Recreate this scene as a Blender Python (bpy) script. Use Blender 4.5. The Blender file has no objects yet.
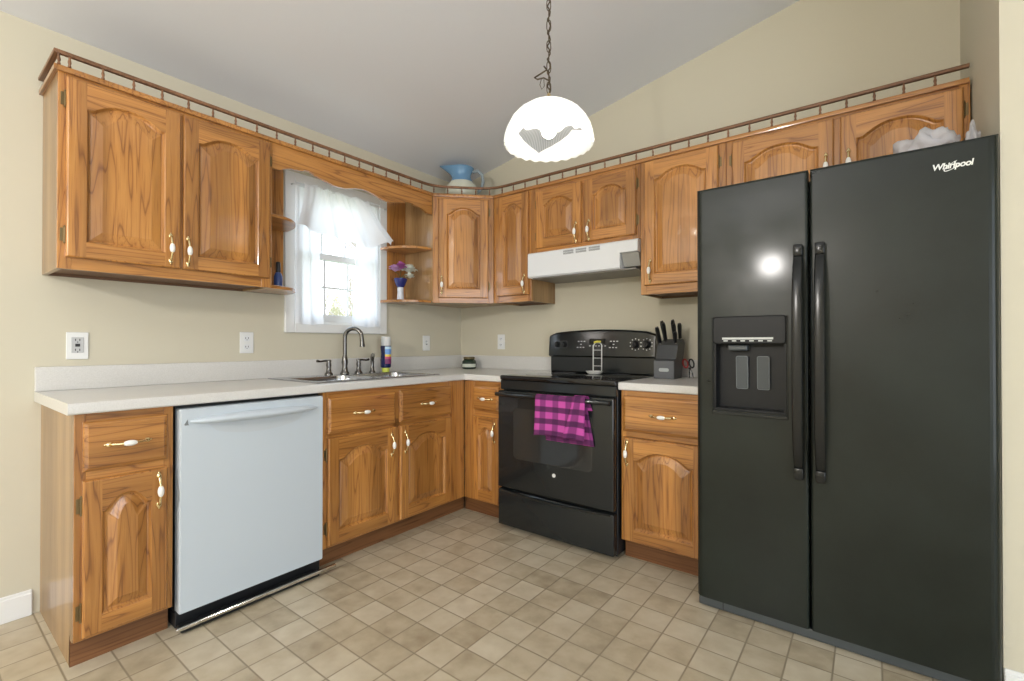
import bpy, bmesh, math, random
from mathutils import Vector, Matrix, noise
random.seed(7)
SC = bpy.context.scene
COL = SC.collection
PI = math.pi

# ------------------------------------------------------------------ camera, sky, lights, exposure
cam_d = bpy.data.cameras.new('camera'); cam = bpy.data.objects.new('camera', cam_d); COL.objects.link(cam)
cam.location = (2.749, -2.889, 1.114)
cam.rotation_euler = (PI/2 + 0.0063, 0.0, 0.6524)
cam_d.sensor_width = 36.0; cam_d.lens = 36.0*468.6/1024.0; cam_d.clip_start = 0.02
SC.camera = cam

world = bpy.data.worlds.new('world'); SC.world = world; world.use_nodes = True
wn = world.node_tree; bgn = wn.nodes['Background']
wtc = wn.nodes.new('ShaderNodeTexCoord'); wsep = wn.nodes.new('ShaderNodeSeparateXYZ'); wr = wn.nodes.new('ShaderNodeValToRGB')
wn.links.new(wtc.outputs['Generated'], wsep.inputs[0]); wn.links.new(wsep.outputs['Z'], wr.inputs[0]); wn.links.new(wr.outputs[0], bgn.inputs[0])
wr.color_ramp.elements[0].color = (0.88, 0.93, 1.0, 1); wr.color_ramp.elements[1].position = 0.6
wr.color_ramp.elements[1].color = (0.62, 0.80, 1.0, 1)
bgn.inputs[1].default_value = 3.4

def lamp(name, kind, loc, power, color=(1, 1, 1), size=0.1, rot=(0, 0, 0)):
    d = bpy.data.lights.new(name, kind); d.energy = power; d.color = color
    if kind == 'AREA':
        d.shape = 'RECTANGLE'; d.size, d.size_y = size
    elif kind == 'SUN':
        d.angle = size
    else:
        d.shadow_soft_size = size
    o = bpy.data.objects.new(name, d); o.location = loc; o.rotation_euler = rot; COL.objects.link(o)
    return o
# the lamp of the dining end of the room, behind the camera
lamp('dining_light', 'POINT', (1.84, -4.9, 2.02), 105, (1.0, 0.96, 0.92), 0.11)
# daylight comes in through the kitchen window and a wide unseen opening added at the dining end for fill light (portal: sampling aid only)
d = bpy.data.lights.new('fill_opening_portal', 'AREA'); d.shape = 'RECTANGLE'; d.size, d.size_y = 3.6, 2.0; d.cycles.is_portal = True
o = bpy.data.objects.new('fill_opening_portal', d); o.location = (5.15, -4.0, 1.25); o.rotation_euler = (PI/2, 0, PI/2); COL.objects.link(o)
d = bpy.data.lights.new('window_portal', 'AREA'); d.shape = 'RECTANGLE'; d.size, d.size_y = 0.62, 0.85; d.cycles.is_portal = True
o = bpy.data.objects.new('window_portal', d); o.location = (-0.125, -1.145, 1.66); o.rotation_euler = (PI/2, 0, -PI/2); COL.objects.link(o)

SC.view_settings.view_transform = 'Standard'; SC.view_settings.look = 'None'
SC.view_settings.gamma = 1.0; SC.view_settings.use_curve_mapping = False
SC.view_settings.exposure = 0.50

# ------------------------------------------------------------------ helpers
def finish(bm, name, mats, parent=None, loc=None, rot=None, smooth=False, angle=None):
    me = bpy.data.meshes.new(name); bmesh.ops.recalc_face_normals(bm, faces=bm.faces[:]); bm.to_mesh(me); bm.free()
    for m in (mats if isinstance(mats, (list, tuple)) else [mats]): me.materials.append(m)
    if smooth:
        for p in me.polygons: p.use_smooth = True
        if angle: me.set_sharp_from_angle(angle=math.radians(angle))
    o = bpy.data.objects.new(name, me); COL.objects.link(o)
    if parent: o.parent = parent
    if loc is not None: o.location = loc
    if rot is not None: o.rotation_euler = rot
    return o

def tag(o, label, cat, group=None):
    o['label'] = label; o['category'] = cat
    if group: o['group'] = group
    return o

def thing(name, label, cat, loc=(0, 0, 0), rz=0.0, group=None):
    o = bpy.data.objects.new(name, None); o.empty_display_size = 0.1; COL.objects.link(o)
    o.location = loc; o.rotation_euler = (0, 0, rz)
    return tag(o, label, cat, group)

def struct(name, bm, mats, **k):
    o = finish(bm, name, mats, **k); o['kind'] = 'structure'; return o

def dup(root, loc, rz=None, label=None, group=None):
    r = root.copy(); COL.objects.link(r); r.location = loc
    if rz is not None: r.rotation_euler = (0, 0, rz)
    if label: r['label'] = label
    if group: r['group'] = group
    for ch in list(root.children):
        c = ch.copy(); COL.objects.link(c); c.parent = r
        for g in ch.children:
            d = g.copy(); COL.objects.link(d); d.parent = c
    return r

def merge(bm, t, mi):
    vm = {}
    for v in t.verts: vm[v] = bm.verts.new(v.co)
    for f in t.faces:
        try: nf = bm.faces.new([vm[v] for v in f.verts]); nf.material_index = mi
        except ValueError: pass
    t.free()

def box(bm, x0, x1, y0, y1, z0, z1, mi=0, bev=0.0, seg=1, mtx=None):
    t = bmesh.new(); bmesh.ops.create_cube(t, size=1.0)
    for v in t.verts:
        v.co = Vector(((x0+x1)/2 + v.co.x*(x1-x0), (y0+y1)/2 + v.co.y*(y1-y0), (z0+z1)/2 + v.co.z*(z1-z0)))
    if bev > 0: bmesh.ops.bevel(t, geom=t.edges[:], offset=bev, segments=seg, affect='EDGES', profile=0.5)
    if mtx is not None: bmesh.ops.transform(t, matrix=mtx, verts=t.verts[:])
    merge(bm, t, mi)

def loft(bm, loops, mi=0, closed=True, cap0=False, cap1=False):
    rows = [[bm.verts.new(p) for p in L] for L in loops]
    n = len(rows[0])
    for a, b in zip(rows, rows[1:]):
        for i in range(n if closed else n-1):
            j = (i+1) % n
            try: bm.faces.new((a[i], a[j], b[j], b[i])).material_index = mi
            except ValueError: pass
    if cap0: bm.faces.new(rows[0][::-1]).material_index = mi
    if cap1: bm.faces.new(rows[-1]).material_index = mi
    return rows

def lathe(bm, prof, seg=24, mi=0, c=(0, 0, 0), cap0=True, cap1=True, squash=1.0):
    L = [[(c[0]+r*math.cos(2*PI*k/seg), c[1]+squash*r*math.sin(2*PI*k/seg), c[2]+z) for k in range(seg)] for r, z in prof]
    loft(bm, L, mi, True, cap0, cap1)

def tube(bm, pts, rad, seg=10, mi=0, flat=1.0, up=None, cyclic=False):
    pts = [Vector(p) for p in pts]; n = len(pts)
    if not isinstance(rad, (list, tuple)): rad = [rad]*n
    ref = Vector(up) if up else None
    loops = []
    for i, p in enumerate(pts):
        if cyclic: t = pts[(i+1) % n] - pts[i-1]
        else: t = pts[min(i+1, n-1)] - pts[max(i-1, 0)]
        t.normalize()
        if ref is None: ref = Vector((0, 0, 1)) if abs(t.z) < 0.9 else Vector((1, 0, 0))
        a = t.cross(ref)
        if a.length < 1e-5: a = t.orthogonal()
        a.normalize(); b = a.cross(t).normalized()
        if not up: ref = b
        loops.append([p + a*(rad[i]*math.cos(2*PI*k/seg)) + b*(rad[i]*flat*math.sin(2*PI*k/seg)) for k in range(seg)])
    if cyclic: loops.append(loops[0])
    loft(bm, loops, mi, True, not cyclic, not cyclic)

def prism(bm, poly, z0, z1, mi=0):
    loft(bm, [[(x, y, z0) for x, y in poly], [(x, y, z1) for x, y in poly]], mi, True, True, True)

def rrect(w, h, r, n=6, cx=0.0, cy=0.0):
    P = []
    for sx, sy, a0 in ((1, -1, -PI/2), (1, 1, 0), (-1, 1, PI/2), (-1, -1, PI)):
        for k in range(n+1):
            a = a0 + PI/2*k/n
            P.append((cx + sx*(w/2-r) + r*math.cos(a), cy + sy*(h/2-r) + r*math.sin(a)))
    return P

def ico(bm, c, r, sub=2, mi=0, scale=(1, 1, 1), amp=0.0, freq=1.0, seed=0.0):
    t = bmesh.new(); bmesh.ops.create_icosphere(t, subdivisions=sub, radius=1.0)
    for v in t.verts:
        d = 1.0 + amp*noise.noise(v.co*freq + Vector((seed, seed*1.7, -seed)))
        v.co = Vector((c[0]+v.co.x*r*scale[0]*d, c[1]+v.co.y*r*scale[1]*d, c[2]+v.co.z*r*scale[2]*d))
    merge(bm, t, mi)

# ------------------------------------------------------------------ materials
def mat(name, color, rough=0.5, metal=0.0, coat=0.0, spec=0.5, **k):
    m = bpy.data.materials.new(name); m.use_nodes = True
    b = m.node_tree.nodes['Principled BSDF']
    b.inputs['Base Color'].default_value = (*color, 1); b.inputs['Roughness'].default_value = rough
    b.inputs['Metallic'].default_value = metal; b.inputs['Coat Weight'].default_value = coat
    b.inputs['Coat Roughness'].default_value = 0.09; b.inputs['Specular IOR Level'].default_value = spec
    return m
def nodes(m): return m.node_tree.nodes, m.node_tree.links, m.node_tree.nodes['Principled BSDF']
def ramp(N, stops):
    r = N.new('ShaderNodeValToRGB'); e = r.color_ramp.elements
    while len(e) < len(stops): e.new(0.5)
    for x, (p, c) in zip(e, stops): x.position = p; x.color = (*c, 1)
    return r
def bumpify(m, scale, strength, dist=0.002, detail=2, coord='Object'):
    N, L, b = nodes(m); tc = N.new('ShaderNodeTexCoord'); nz = N.new('ShaderNodeTexNoise')
    nz.inputs['Scale'].default_value = scale; nz.inputs['Detail'].default_value = detail
    bp = N.new('ShaderNodeBump'); bp.inputs['Strength'].default_value = strength; bp.inputs['Distance'].default_value = dist
    L.new(tc.outputs[coord], nz.inputs['Vector']); L.new(nz.outputs['Fac'], bp.inputs['Height']); L.new(bp.outputs['Normal'], b.inputs['Normal'])
def mottle(m, scale, stops, detail=4, coord='Object', stretch=(1, 1, 1)):
    N, L, b = nodes(m); tc = N.new('ShaderNodeTexCoord'); mp = N.new('ShaderNodeMapping'); mp.inputs['Scale'].default_value = stretch
    nz = N.new('ShaderNodeTexNoise'); nz.inputs['Scale'].default_value = scale; nz.inputs['Detail'].default_value = detail
    r = ramp(N, stops)
    L.new(tc.outputs[coord], mp.inputs[0]); L.new(mp.outputs[0], nz.inputs['Vector']); L.new(nz.outputs['Fac'], r.inputs[0]); L.new(r.outputs[0], b.inputs['Base Color'])

def oak(name, axis, light, mid, dark, rough=0.38, coat=0.85):
    m = mat(name, mid, rough, coat=coat); N, L, b = nodes(m)
    tc = N.new('ShaderNodeTexCoord'); oi = N.new('ShaderNodeObjectInfo')
    add = N.new('ShaderNodeVectorMath'); add.operation = 'ADD'
    sc = N.new('ShaderNodeVectorMath'); sc.operation = 'SCALE'; sc.inputs['Scale'].default_value = 37.0
    cmb = N.new('ShaderNodeCombineXYZ')
    for i in range(3): L.new(oi.outputs['Random'], cmb.inputs[i])
    L.new(cmb.outputs[0], sc.inputs[0]); L.new(tc.outputs['Object'], add.inputs[0]); L.new(sc.outputs[0], add.inputs[1])
    # cathedral figure: contour bands of a stretched noise
    s1 = [15.0, 15.0, 15.0]; s1[axis] = 0.9
    mp = N.new('ShaderNodeMapping'); mp.inputs['Scale'].default_value = s1
    n1 = N.new('ShaderNodeTexNoise'); n1.inputs['Scale'].default_value = 1.0; n1.inputs['Detail'].default_value = 1.5
    L.new(add.outputs[0], mp.inputs[0]); L.new(mp.outputs[0], n1.inputs['Vector'])
    mul = N.new('ShaderNodeMath'); mul.operation = 'MULTIPLY'; mul.inputs[1].default_value = 9.0
    fr = N.new('ShaderNodeMath'); fr.operation = 'FRACT'
    L.new(n1.outputs['Fac'], mul.inputs[0]); L.new(mul.outputs[0], fr.inputs[0])
    # fine pores
    s2 = [230.0, 230.0, 230.0]; s2[axis] = 6.0
    mp2 = N.new('ShaderNodeMapping'); mp2.inputs['Scale'].default_value = s2
    n2 = N.new('ShaderNodeTexNoise'); n2.inputs['Scale'].default_value = 1.0; n2.inputs['Detail'].default_value = 3.0
    L.new(add.outputs[0], mp2.inputs[0]); L.new(mp2.outputs[0], n2.inputs['Vector'])
    # broad board to board tone
    s3 = [11.0, 11.0, 11.0]; s3[axis] = 0.05
    mp3 = N.new('ShaderNodeMapping'); mp3.inputs['Scale'].default_value = s3
    n3 = N.new('ShaderNodeTexNoise'); n3.inputs['Scale'].default_value = 1.0; n3.inputs['Detail'].default_value = 0.0
    L.new(add.outputs[0], mp3.inputs[0]); L.new(mp3.outputs[0], n3.inputs['Vector'])
    r1 = ramp(N, [(0.0, mid), (0.07, dark), (0.17, mid), (0.65, light), (1.0, mid)]); L.new(fr.outputs[0], r1.inputs[0])
    r2 = ramp(N, [(0.30, (0.60, 0.52, 0.42)), (0.46, (1, 1, 1))]); L.new(n2.outputs['Fac'], r2.inputs[0])
    r3 = ramp(N, [(0.32, (0.72, 0.69, 0.64)), (0.68, (1.12, 1.13, 1.15))]); L.new(n3.outputs['Fac'], r3.inputs[0])
    m1 = N.new('ShaderNodeMixRGB'); m1.blend_type = 'MULTIPLY'; m1.inputs[0].default_value = 0.7
    L.new(r1.outputs[0], m1.inputs[1]); L.new(r2.outputs[0], m1.inputs[2])
    m2 = N.new('ShaderNodeMixRGB'); m2.blend_type = 'MULTIPLY'; m2.inputs[0].default_value = 1.0
    L.new(m1.outputs[0], m2.inputs[1]); L.new(r3.outputs[0], m2.inputs[2]); L.new(m2.outputs[0], b.inputs['Base Color'])
    return m
OL, OM, OD = (0.52, 0.236, 0.056), (0.45, 0.190, 0.042), (0.25, 0.092, 0.019)
OAKV = oak('oak_grain_upright', 2, OL, OM, OD); OAKH = oak('oak_grain_across', 0, OL, OM, OD)
OAKS = oak('oak_laminate_side', 2, (0.40, 0.245, 0.11), (0.37, 0.22, 0.092), (0.33, 0.185, 0.073), 0.34, 0.35)
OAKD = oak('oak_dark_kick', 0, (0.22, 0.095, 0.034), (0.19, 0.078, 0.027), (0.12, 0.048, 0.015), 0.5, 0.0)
RAILM = oak('walnut_stained_rail', 0, (0.26, 0.125, 0.06), (0.22, 0.105, 0.05), (0.15, 0.068, 0.03), 0.4, 0.1)
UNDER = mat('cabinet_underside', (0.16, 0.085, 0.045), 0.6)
WALLM = mat('cream_wall_paint', (0.625, 0.585, 0.465), 0.75, spec=0.25); bumpify(WALLM, 220, 0.05)
CEILM = mat('grey_white_ceiling_paint', (0.80, 0.82, 0.86), 0.9, spec=0.1); bumpify(CEILM, 140, 0.15)
TRIMW = mat('white_trim_paint', (0.80, 0.81, 0.80), 0.35)
LAMI = mat('off_white_laminate', (0.72, 0.70, 0.65), 0.28); mottle(LAMI, 260, [(0.3, (0.63, 0.62, 0.59)), (0.7, (0.70, 0.69, 0.665))], 2)
WHITE = mat('white_enamel', (0.78, 0.80, 0.82), 0.30)
DWWH = mat('white_appliance_front', (0.56, 0.625, 0.68), 0.38)
BLACKG = mat('black_gloss_enamel', (0.014, 0.017, 0.018), 0.12)
BLACKT = mat('black_glass', (0.006, 0.006, 0.007), 0.05)
BLACKM = mat('black_plastic', (0.015, 0.016, 0.018), 0.4)
BLACKP = mat('dark_grey_plastic', (0.06, 0.07, 0.075), 0.35)
GREYP = mat('grey_plastic', (0.22, 0.24, 0.25), 0.4)
BRASS = mat('brass', (0.90, 0.74, 0.42), 0.2, 1.0)
ABRASS = mat('antique_brass', (0.22, 0.16, 0.08), 0.4, 1.0)
PORC = mat('porcelain', (0.88, 0.87, 0.83), 0.12, coat=0.4)
STEEL = mat('stainless_steel', (0.55, 0.56, 0.58), 0.24, 1.0)
PEWTER = mat('dark_pewter', (0.17, 0.165, 0.16), 0.20, 1.0)
CHROME = mat('chrome', (0.75, 0.75, 0.75), 0.12, 1.0)
FRIDGE = mat('black_textured_fridge', (0.020, 0.025, 0.022), 0.33, spec=0.30, coat=0.20); FRIDGE.node_tree.nodes['Principled BSDF'].inputs['Coat Roughness'].default_value = 0.11; bumpify(FRIDGE, 420, 0.10, 0.001)
def _fr():
    N, L, b = nodes(FRIDGE); tc = N.new('ShaderNodeTexCoord'); nz = N.new('ShaderNodeTexNoise')
    nz.inputs['Scale'].default_value = 4.5; nz.inputs['Detail'].default_value = 6.0; nz.inputs['Roughness'].default_value = 0.65
    r = ramp(N, [(0.28, (0.26, 0.26, 0.26)), (0.75, (0.50, 0.50, 0.50))])
    r2 = ramp(N, [(0.2, (0.006, 0.0085, 0.0075)), (0.80, (0.013, 0.019, 0.014))])
    L.new(tc.outputs['Object'], nz.inputs['Vector']); L.new(nz.outputs['Fac'], r.inputs[0]); L.new(r.outputs[0], b.inputs['Roughness'])
    L.new(nz.outputs['Fac'], r2.inputs[0]); L.new(r2.outputs[0], b.inputs['Base Color'])
_fr()

def floor_mat():
    m = mat('vinyl_tile_floor', (0.4, 0.35, 0.27), 0.36); N, L, b = nodes(m)
    tc = N.new('ShaderNodeTexCoord'); sep = N.new('ShaderNodeSeparateXYZ'); L.new(tc.outputs['Object'], sep.inputs[0])
    def op(o, a, bval=None):
        n = N.new('ShaderNodeMath'); n.operation = o
        if isinstance(a, (int, float)): n.inputs[0].default_value = a
        else: L.new(a, n.inputs[0])
        if bval is not None:
            if isinstance(bval, (int, float)): n.inputs[1].default_value = bval
            else: L.new(bval, n.inputs[1])
        return n.outputs[0]
    tx = op('MULTIPLY', op('SUBTRACT', sep.outputs[0], 2.11-40*0.1335), 1/0.1335)
    ty = op('MULTIPLY', op('SUBTRACT', sep.outputs[1], -1.232-60*0.1315), 1/0.1315)
    fx, fy = op('FRACT', tx), op('FRACT', ty)
    ex = op('MINIMUM', fx, op('SUBTRACT', 1.0, fx)); ey = op('MINIMUM', fy, op('SUBTRACT', 1.0, fy))
    e = op('MINIMUM', ex, ey)
    cell = N.new('ShaderNodeCombineXYZ'); L.new(op('FLOOR', tx), cell.inputs[0]); L.new(op('FLOOR', ty), cell.inputs[1])
    wnz = N.new('ShaderNodeTexWhiteNoise'); wnz.noise_dimensions = '3D'; L.new(cell.outputs[0], wnz.inputs['Vector'])
    # mottling shifted per tile
    sh = N.new('ShaderNodeVectorMath'); sh.operation = 'MULTIPLY_ADD'; sh.inputs[1].default_value = (6, 6, 6)
    L.new(wnz.outputs['Color'], sh.inputs[0]); L.new(tc.outputs['Object'], sh.inputs[2])
    nz = N.new('ShaderNodeTexNoise'); nz.inputs['Scale'].default_value = 11.0; nz.inputs['Detail'].default_value = 5.0; L.new(sh.outputs[0], nz.inputs['Vector'])
    mix = op('ADD', op('MULTIPLY', wnz.outputs['Value'], 0.32), op('MULTIPLY', nz.outputs['Fac'], 0.80))
    r = ramp(N, [(0.25, (0.33, 0.265, 0.175)), (0.52, (0.48, 0.41, 0.29)), (0.85, (0.60, 0.535, 0.41))]); L.new(mix, r.inputs[0])
    g = ramp(N, [(0.010, (1, 1, 1)), (0.030, (0, 0, 0))]); L.new(e, g.inputs[0])
    mx = N.new('ShaderNodeMixRGB'); L.new(g.outputs[0], mx.inputs[0]); L.new(r.outputs[0], mx.inputs[1]); mx.inputs[2].default_value = (0.27, 0.22, 0.15, 1)
    L.new(mx.outputs[0], b.inputs['Base Color'])
    bp = N.new('ShaderNodeBump'); bp.inputs['Strength'].default_value = 0.25; bp.inputs['Distance'].default_value = 0.002; bp.invert = True
    L.new(g.outputs[0], bp.inputs['Height']); L.new(bp.outputs['Normal'], b.inputs['Normal'])
    return m
FLOORM = floor_mat()

def sheer(name, col, transp, transl):
    m = bpy.data.materials.new(name); m.use_nodes = True; N = m.node_tree.nodes; L = m.node_tree.links
    N.remove(N['Principled BSDF']); out = N['Material Output']
    d = N.new('ShaderNodeBsdfDiffuse'); d.inputs[0].default_value = (*col, 1)
    t = N.new('ShaderNodeBsdfTranslucent'); t.inputs[0].default_value = (*col, 1)
    p = N.new('ShaderNodeBsdfTransparent')
    a = N.new('ShaderNodeMixShader'); a.inputs[0].default_value = transl; L.new(d.outputs[0], a.inputs[1]); L.new(t.outputs[0], a.inputs[2])
    c = N.new('ShaderNodeMixShader'); c.inputs[0].default_value = transp; L.new(a.outputs[0], c.inputs[1]); L.new(p.outputs[0], c.inputs[2])
    L.new(c.outputs[0], out.inputs[0]); return m
SHEER = sheer('sheer_white_cotton', (0.97, 0.97, 0.98), 0.01, 0.57)
BAGM = sheer('clear_plastic_film', (0.86, 0.87, 0.92), 0.30, 0.35)
def glass():
    m = bpy.data.materials.new('window_glass'); m.use_nodes = True; N = m.node_tree.nodes; L = m.node_tree.links
    N.remove(N['Principled BSDF']); p = N.new('ShaderNodeBsdfTransparent'); g = N.new('ShaderNodeBsdfGlossy'); g.inputs['Roughness'].default_value = 0.02
    f = N.new('ShaderNodeLayerWeight'); f.inputs['Blend'].default_value = 0.5; pw = N.new('ShaderNodeMath'); pw.operation = 'POWER'; pw.inputs[1].default_value = 4.5
    ml = N.new('ShaderNodeMath'); ml.operation = 'MULTIPLY_ADD'; ml.inputs[1].default_value = 0.6; ml.inputs[2].default_value = 0.03; a = N.new('ShaderNodeMixShader')
    L.new(f.outputs['Facing'], pw.inputs[0]); L.new(pw.outputs[0], ml.inputs[0]); L.new(ml.outputs[0], a.inputs[0]); L.new(p.outputs[0], a.inputs[1]); L.new(g.outputs[0], a.inputs[2]); L.new(a.outputs[0], N['Material Output'].inputs[0])
    return m
GLASS = glass()

# ------------------------------------------------------------------ the room
XR, YB = 5.2, -6.2
WY0, WY1, WZ0, WZ1 = -1.455, -0.835, 1.235, 2.085     # window opening
bm = bmesh.new(); box(bm, -0.12, XR, YB, 0.12, -0.08, 0.0); struct('floor', bm, FLOORM)
bm = bmesh.new()
cz = lambda x: 2.44 + 0.2*x
loft(bm, [[(x, YB, cz(x)), (x, 0.12, cz(x)), (x, 0.12, cz(x)+0.1), (x, YB, cz(x)+0.1)] for x in (-0.12, XR)], 0, True, True, True)
struct('ceiling', bm, CEILM)
bm = bmesh.new()
T = -0.12
box(bm, T, 0, YB, WY0, 0, 2.44); box(bm, T, 0, WY1, 0.0, 0, 2.44)
box(bm, T, 0, WY0, WY1, 0, WZ0); box(bm, T, 0, WY0, WY1, WZ1, 2.44)
struct('wall_left', bm, WALLM)
bm = bmesh.new(); loft(bm, [[(x, 0, 0), (x, 0.12, 0), (x, 0.12, cz(x)), (x, 0, cz(x))] for x in (T, 3.076)], 0, True, True, True)
struct('wall_back', bm, WALLM)
bm = bmesh.new(); loft(bm, [[(x, -0.79, 0), (x, 0.12, 0), (x, 0.12, cz(x)), (x, -0.79, cz(x))] for x in (3.076, XR)], 0, True, True, True)
struct('wall_right', bm, WALLM)
# the dining end behind the camera: closed by walls, the right-hand one with a wide opening added only to let light in
bm = bmesh.new()
loft(bm, [[(x, YB-0.12, 0), (x, YB, 0), (x, YB, cz(x)), (x, YB-0.12, cz(x))] for x in (T, XR+0.12)], 0, True, True, True)
struct('wall_front', bm, WALLM)
bm = bmesh.new(); a_, b_ = XR, XR+0.12
box(bm, a_, b_, YB, -5.85, 0, cz(XR)); box(bm, a_, b_, -2.15, 0.12, 0, cz(XR)); box(bm, a_, b_, -5.85, -2.15, 2.25, cz(XR)); box(bm, a_, b_, -5.85, -2.15, 0, 0.2)
struct('wall_far_right', bm, WALLM)
def baseboard(name, L, w):
    bm = bmesh.new(); box(bm, 0, L, -0.014, 0, 0.0, 0.092, 0, 0.003); box(bm, 0, L, -0.009, 0, 0.086, 0.104, 0, 0.003)
    return struct(name, bm, TRIMW)
b = baseboard('baseboard_left', 3.65, 0); b.location = (0, YB, 0); b.rotation_euler = (0, 0, PI/2)
b = baseboard('baseboard_right', 2.1, 0); b.location = (3.076, -0.79, 0)

# window: casing, jambs, two sashes
win = bpy.data.objects.new('window_1', None); COL.objects.link(win); win.location = (0, WY0, WZ0); win['kind'] = 'structure'
W, H = WY1-WY0, WZ1-WZ0
bm = bmesh.new(); t = 0.056
for (y0, y1, z0, z1) in ((-t, 0.004, -t, H+t), (W-0.004, W+t, -t, H+t), (0.004, W-0.004, -t, 0.004), (0.004, W-0.004, H-0.004, H+t)):
    box(bm, 0, 0.018, y0, y1, z0, z1, 0, 0.004)
finish(bm, 'window_casing', TRIMW, win)
bm = bmesh.new()
box(bm, T, 0.002, 0, 0.016, 0, H); box(bm, T, 0.002, W-0.016, W, 0, H); box(bm, T, 0.002, 0.016, W-0.016, 0, 0.018); box(bm, T, 0.002, 0.016, W-0.016, H-0.016, H)
finish(bm, 'window_jamb', TRIMW, win)
def sash(z0, z1, x):
    bm = bmesh.new(); a, b_ = 0.017, W-0.017; s = 0.04
    box(bm, x, x+0.028, a, a+s, z0, z1, 0, 0.003); box(bm, x, x+0.028, b_-s, b_, z0, z1, 0, 0.003)
    box(bm, x, x+0.028, a+s, b_-s, z0, z0+s+0.005, 0, 0.003); box(bm, x, x+0.028, a+s, b_-s, z1-s, z1, 0, 0.003)
    o = finish(bm, 'sash', TRIMW, win)
    g = bmesh.new(); zi0, zi1 = z0+s+0.005, z1-s; yi0, yi1 = a+s, b_-s
    for k in (1, 2): yy = yi0+(yi1-yi0)*k/3; box(g, x+0.006, x+0.022, yy-0.006, yy+0.006, zi0, zi1)
    zz = (zi0+zi1)/2; box(g, x+0.007, x+0.021, yi0, yi1, zz-0.006, zz+0.006)
    finish(g, 'muntin_bars', TRIMW, o)
    g = bmesh.new(); box(g, x+0.012, x+0.016, yi0, yi1, zi0, zi1); finish(g, 'pane', GLASS, o)
sash(0.018, 0.455, -0.055); sash(0.415, H-0.016, -0.087)

# outside the window
GRASS = mat('winter_grass', (0.42, 0.40, 0.24), 0.9); mottle(GRASS, 3, [(0.3, (0.36, 0.36, 0.20)), (0.7, (0.55, 0.50, 0.33))])
BARK = mat('pale_bark', (0.36, 0.31, 0.26), 0.9)
bm = bmesh.new(); box(bm, -30, -0.14, -16, 14, -0.7, -0.6); o = struct('ground', bm, GRASS)
def tree(loc, h, label, seed):
    rnd = random.Random(seed); r = thing('bare_tree', label, 'tree', loc, 0, 'bare trees outside the window')
    bm = bmesh.new(); tube(bm, [(0, 0, 0), (0.05, 0.03, h*0.35), (-0.02, 0.06, h*0.7), (0.03, 0, h)], [0.13, 0.10, 0.06, 0.015], 8); finish(bm, 'trunk', BARK, r, smooth=True)
    bm = bmesh.new()
    for k in range(34):
        z = h*rnd.uniform(0.2, 0.95); a = rnd.uniform(0, 2*PI); l = (h-z)*0.45+0.5
        p0 = Vector((0, 0.03, z)); p1 = p0+Vector((math.cos(a)*l*0.5, math.sin(a)*l*0.5, l*0.4)); p2 = p1+Vector((math.cos(a+0.4)*l*0.5, math.sin(a+0.4)*l*0.5, l*0.5))
        tube(bm, [p0, p1, p2], [0.035, 0.02, 0.006], 5)
        for q in range(3):
            f = rnd.uniform(0.2, 0.9); s = p1.lerp(p2, f); a2 = a+rnd.uniform(-1.3, 1.3); tube(bm, [s, s+Vector((math.cos(a2)*l*0.3, math.sin(a2)*l*0.3, l*0.3))], [0.012, 0.004], 4)
    finish(bm, 'branches', BARK, r)
tree((-8.5, 5.0, -0.6), 5.2, 'bare pale tree seen through the lower window panes, nearer the left muntin', 1)
tree((-13.5, 12.5, -0.6), 6.0, 'bare pale tree seen through the lower window panes, nearer the right curtain', 5)
bm = bmesh.new(); rnd = random.Random(3)
for k in range(1500):
    x, y = -18+rnd.uniform(-1, 1), rnd.uniform(-2, 17); l = rnd.uniform(2.0, 4.6)
    tube(bm, [(x, y, -0.6), (x+rnd.uniform(-.3, .3), y+rnd.uniform(-.3, .3), -0.6+l*0.6), (x+rnd.uniform(-.5, .5), y+rnd.uniform(-.5, .5), -0.6+l)], [0.05, 0.035, 0.012], 3)
BRUSH = mat('dry_brush', (0.46, 0.42, 0.27), 0.9)
o = finish(bm, 'dry_brush_hedge', BRUSH); tag(o, 'band of dry yellowish brush beyond the window', 'brush'); o['kind'] = 'stuff'

# ------------------------------------------------------------------ cabinet building blocks (local frame: x along the wall, -y out of it, z up)
def handle_mesh():
    bm = bmesh.new(); L = 0.052
    pts, rad = [], []
    for k in range(13):
        u = -1+2*k/12; pts.append((0, -0.006-0.020*math.cos(u*PI/2)**0.7 if abs(u) < 1 else -0.004, u*L)); rad.append(0.0042+0.0022*abs(u)**3)
    tube(bm, pts, rad, 8, 0, up=(1, 0, 0))
    for s in (-1, 1):                      # leaf shaped brass feet
        ico(bm, (0, -0.004, s*(L+0.002)), 0.0095, 2, 0, (0.95, 0.55, 1.25))
        ico(bm, (0, -0.003, s*(L+0.013)), 0.006, 1, 0, (0.7, 0.5, 1.0))
    ico(bm, (0, -0.026, 0), 0.0105, 3, 1, (1, 0.95, 2.1))
    for s in (-1, 1): lathe(bm, [(0.0045, -0.002), (0.007, 0), (0.0045, 0.002)], 10, 0, (0, -0.025, s*0.0195))
    me = bpy.data.meshes.new('handle'); bmesh.ops.recalc_face_normals(bm, faces=bm.faces[:]); bm.to_mesh(me); bm.free()
    me.materials.append(BRASS); me.materials.append(PORC)
    for p in me.polygons: p.use_smooth = True
    return me
HANDLE = handle_mesh()
def hinge_mesh():
    bm = bmesh.new()
    tube(bm, [(0, -0.004, -0.028), (0, -0.004, 0.028)], 0.0045, 8)
    ico(bm, (0, -0.004, 0.031), 0.0045, 1); ico(bm, (0, -0.004, -0.031), 0.0045, 1)
    box(bm, -0.013, 0.0, -0.0025, 0, -0.025, 0.025, 0, 0.001)
    me = bpy.data.meshes.new('hinge'); bm.to_mesh(me); bm.free(); me.materials.append(ABRASS); return me
HINGE = hinge_mesh()
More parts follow.
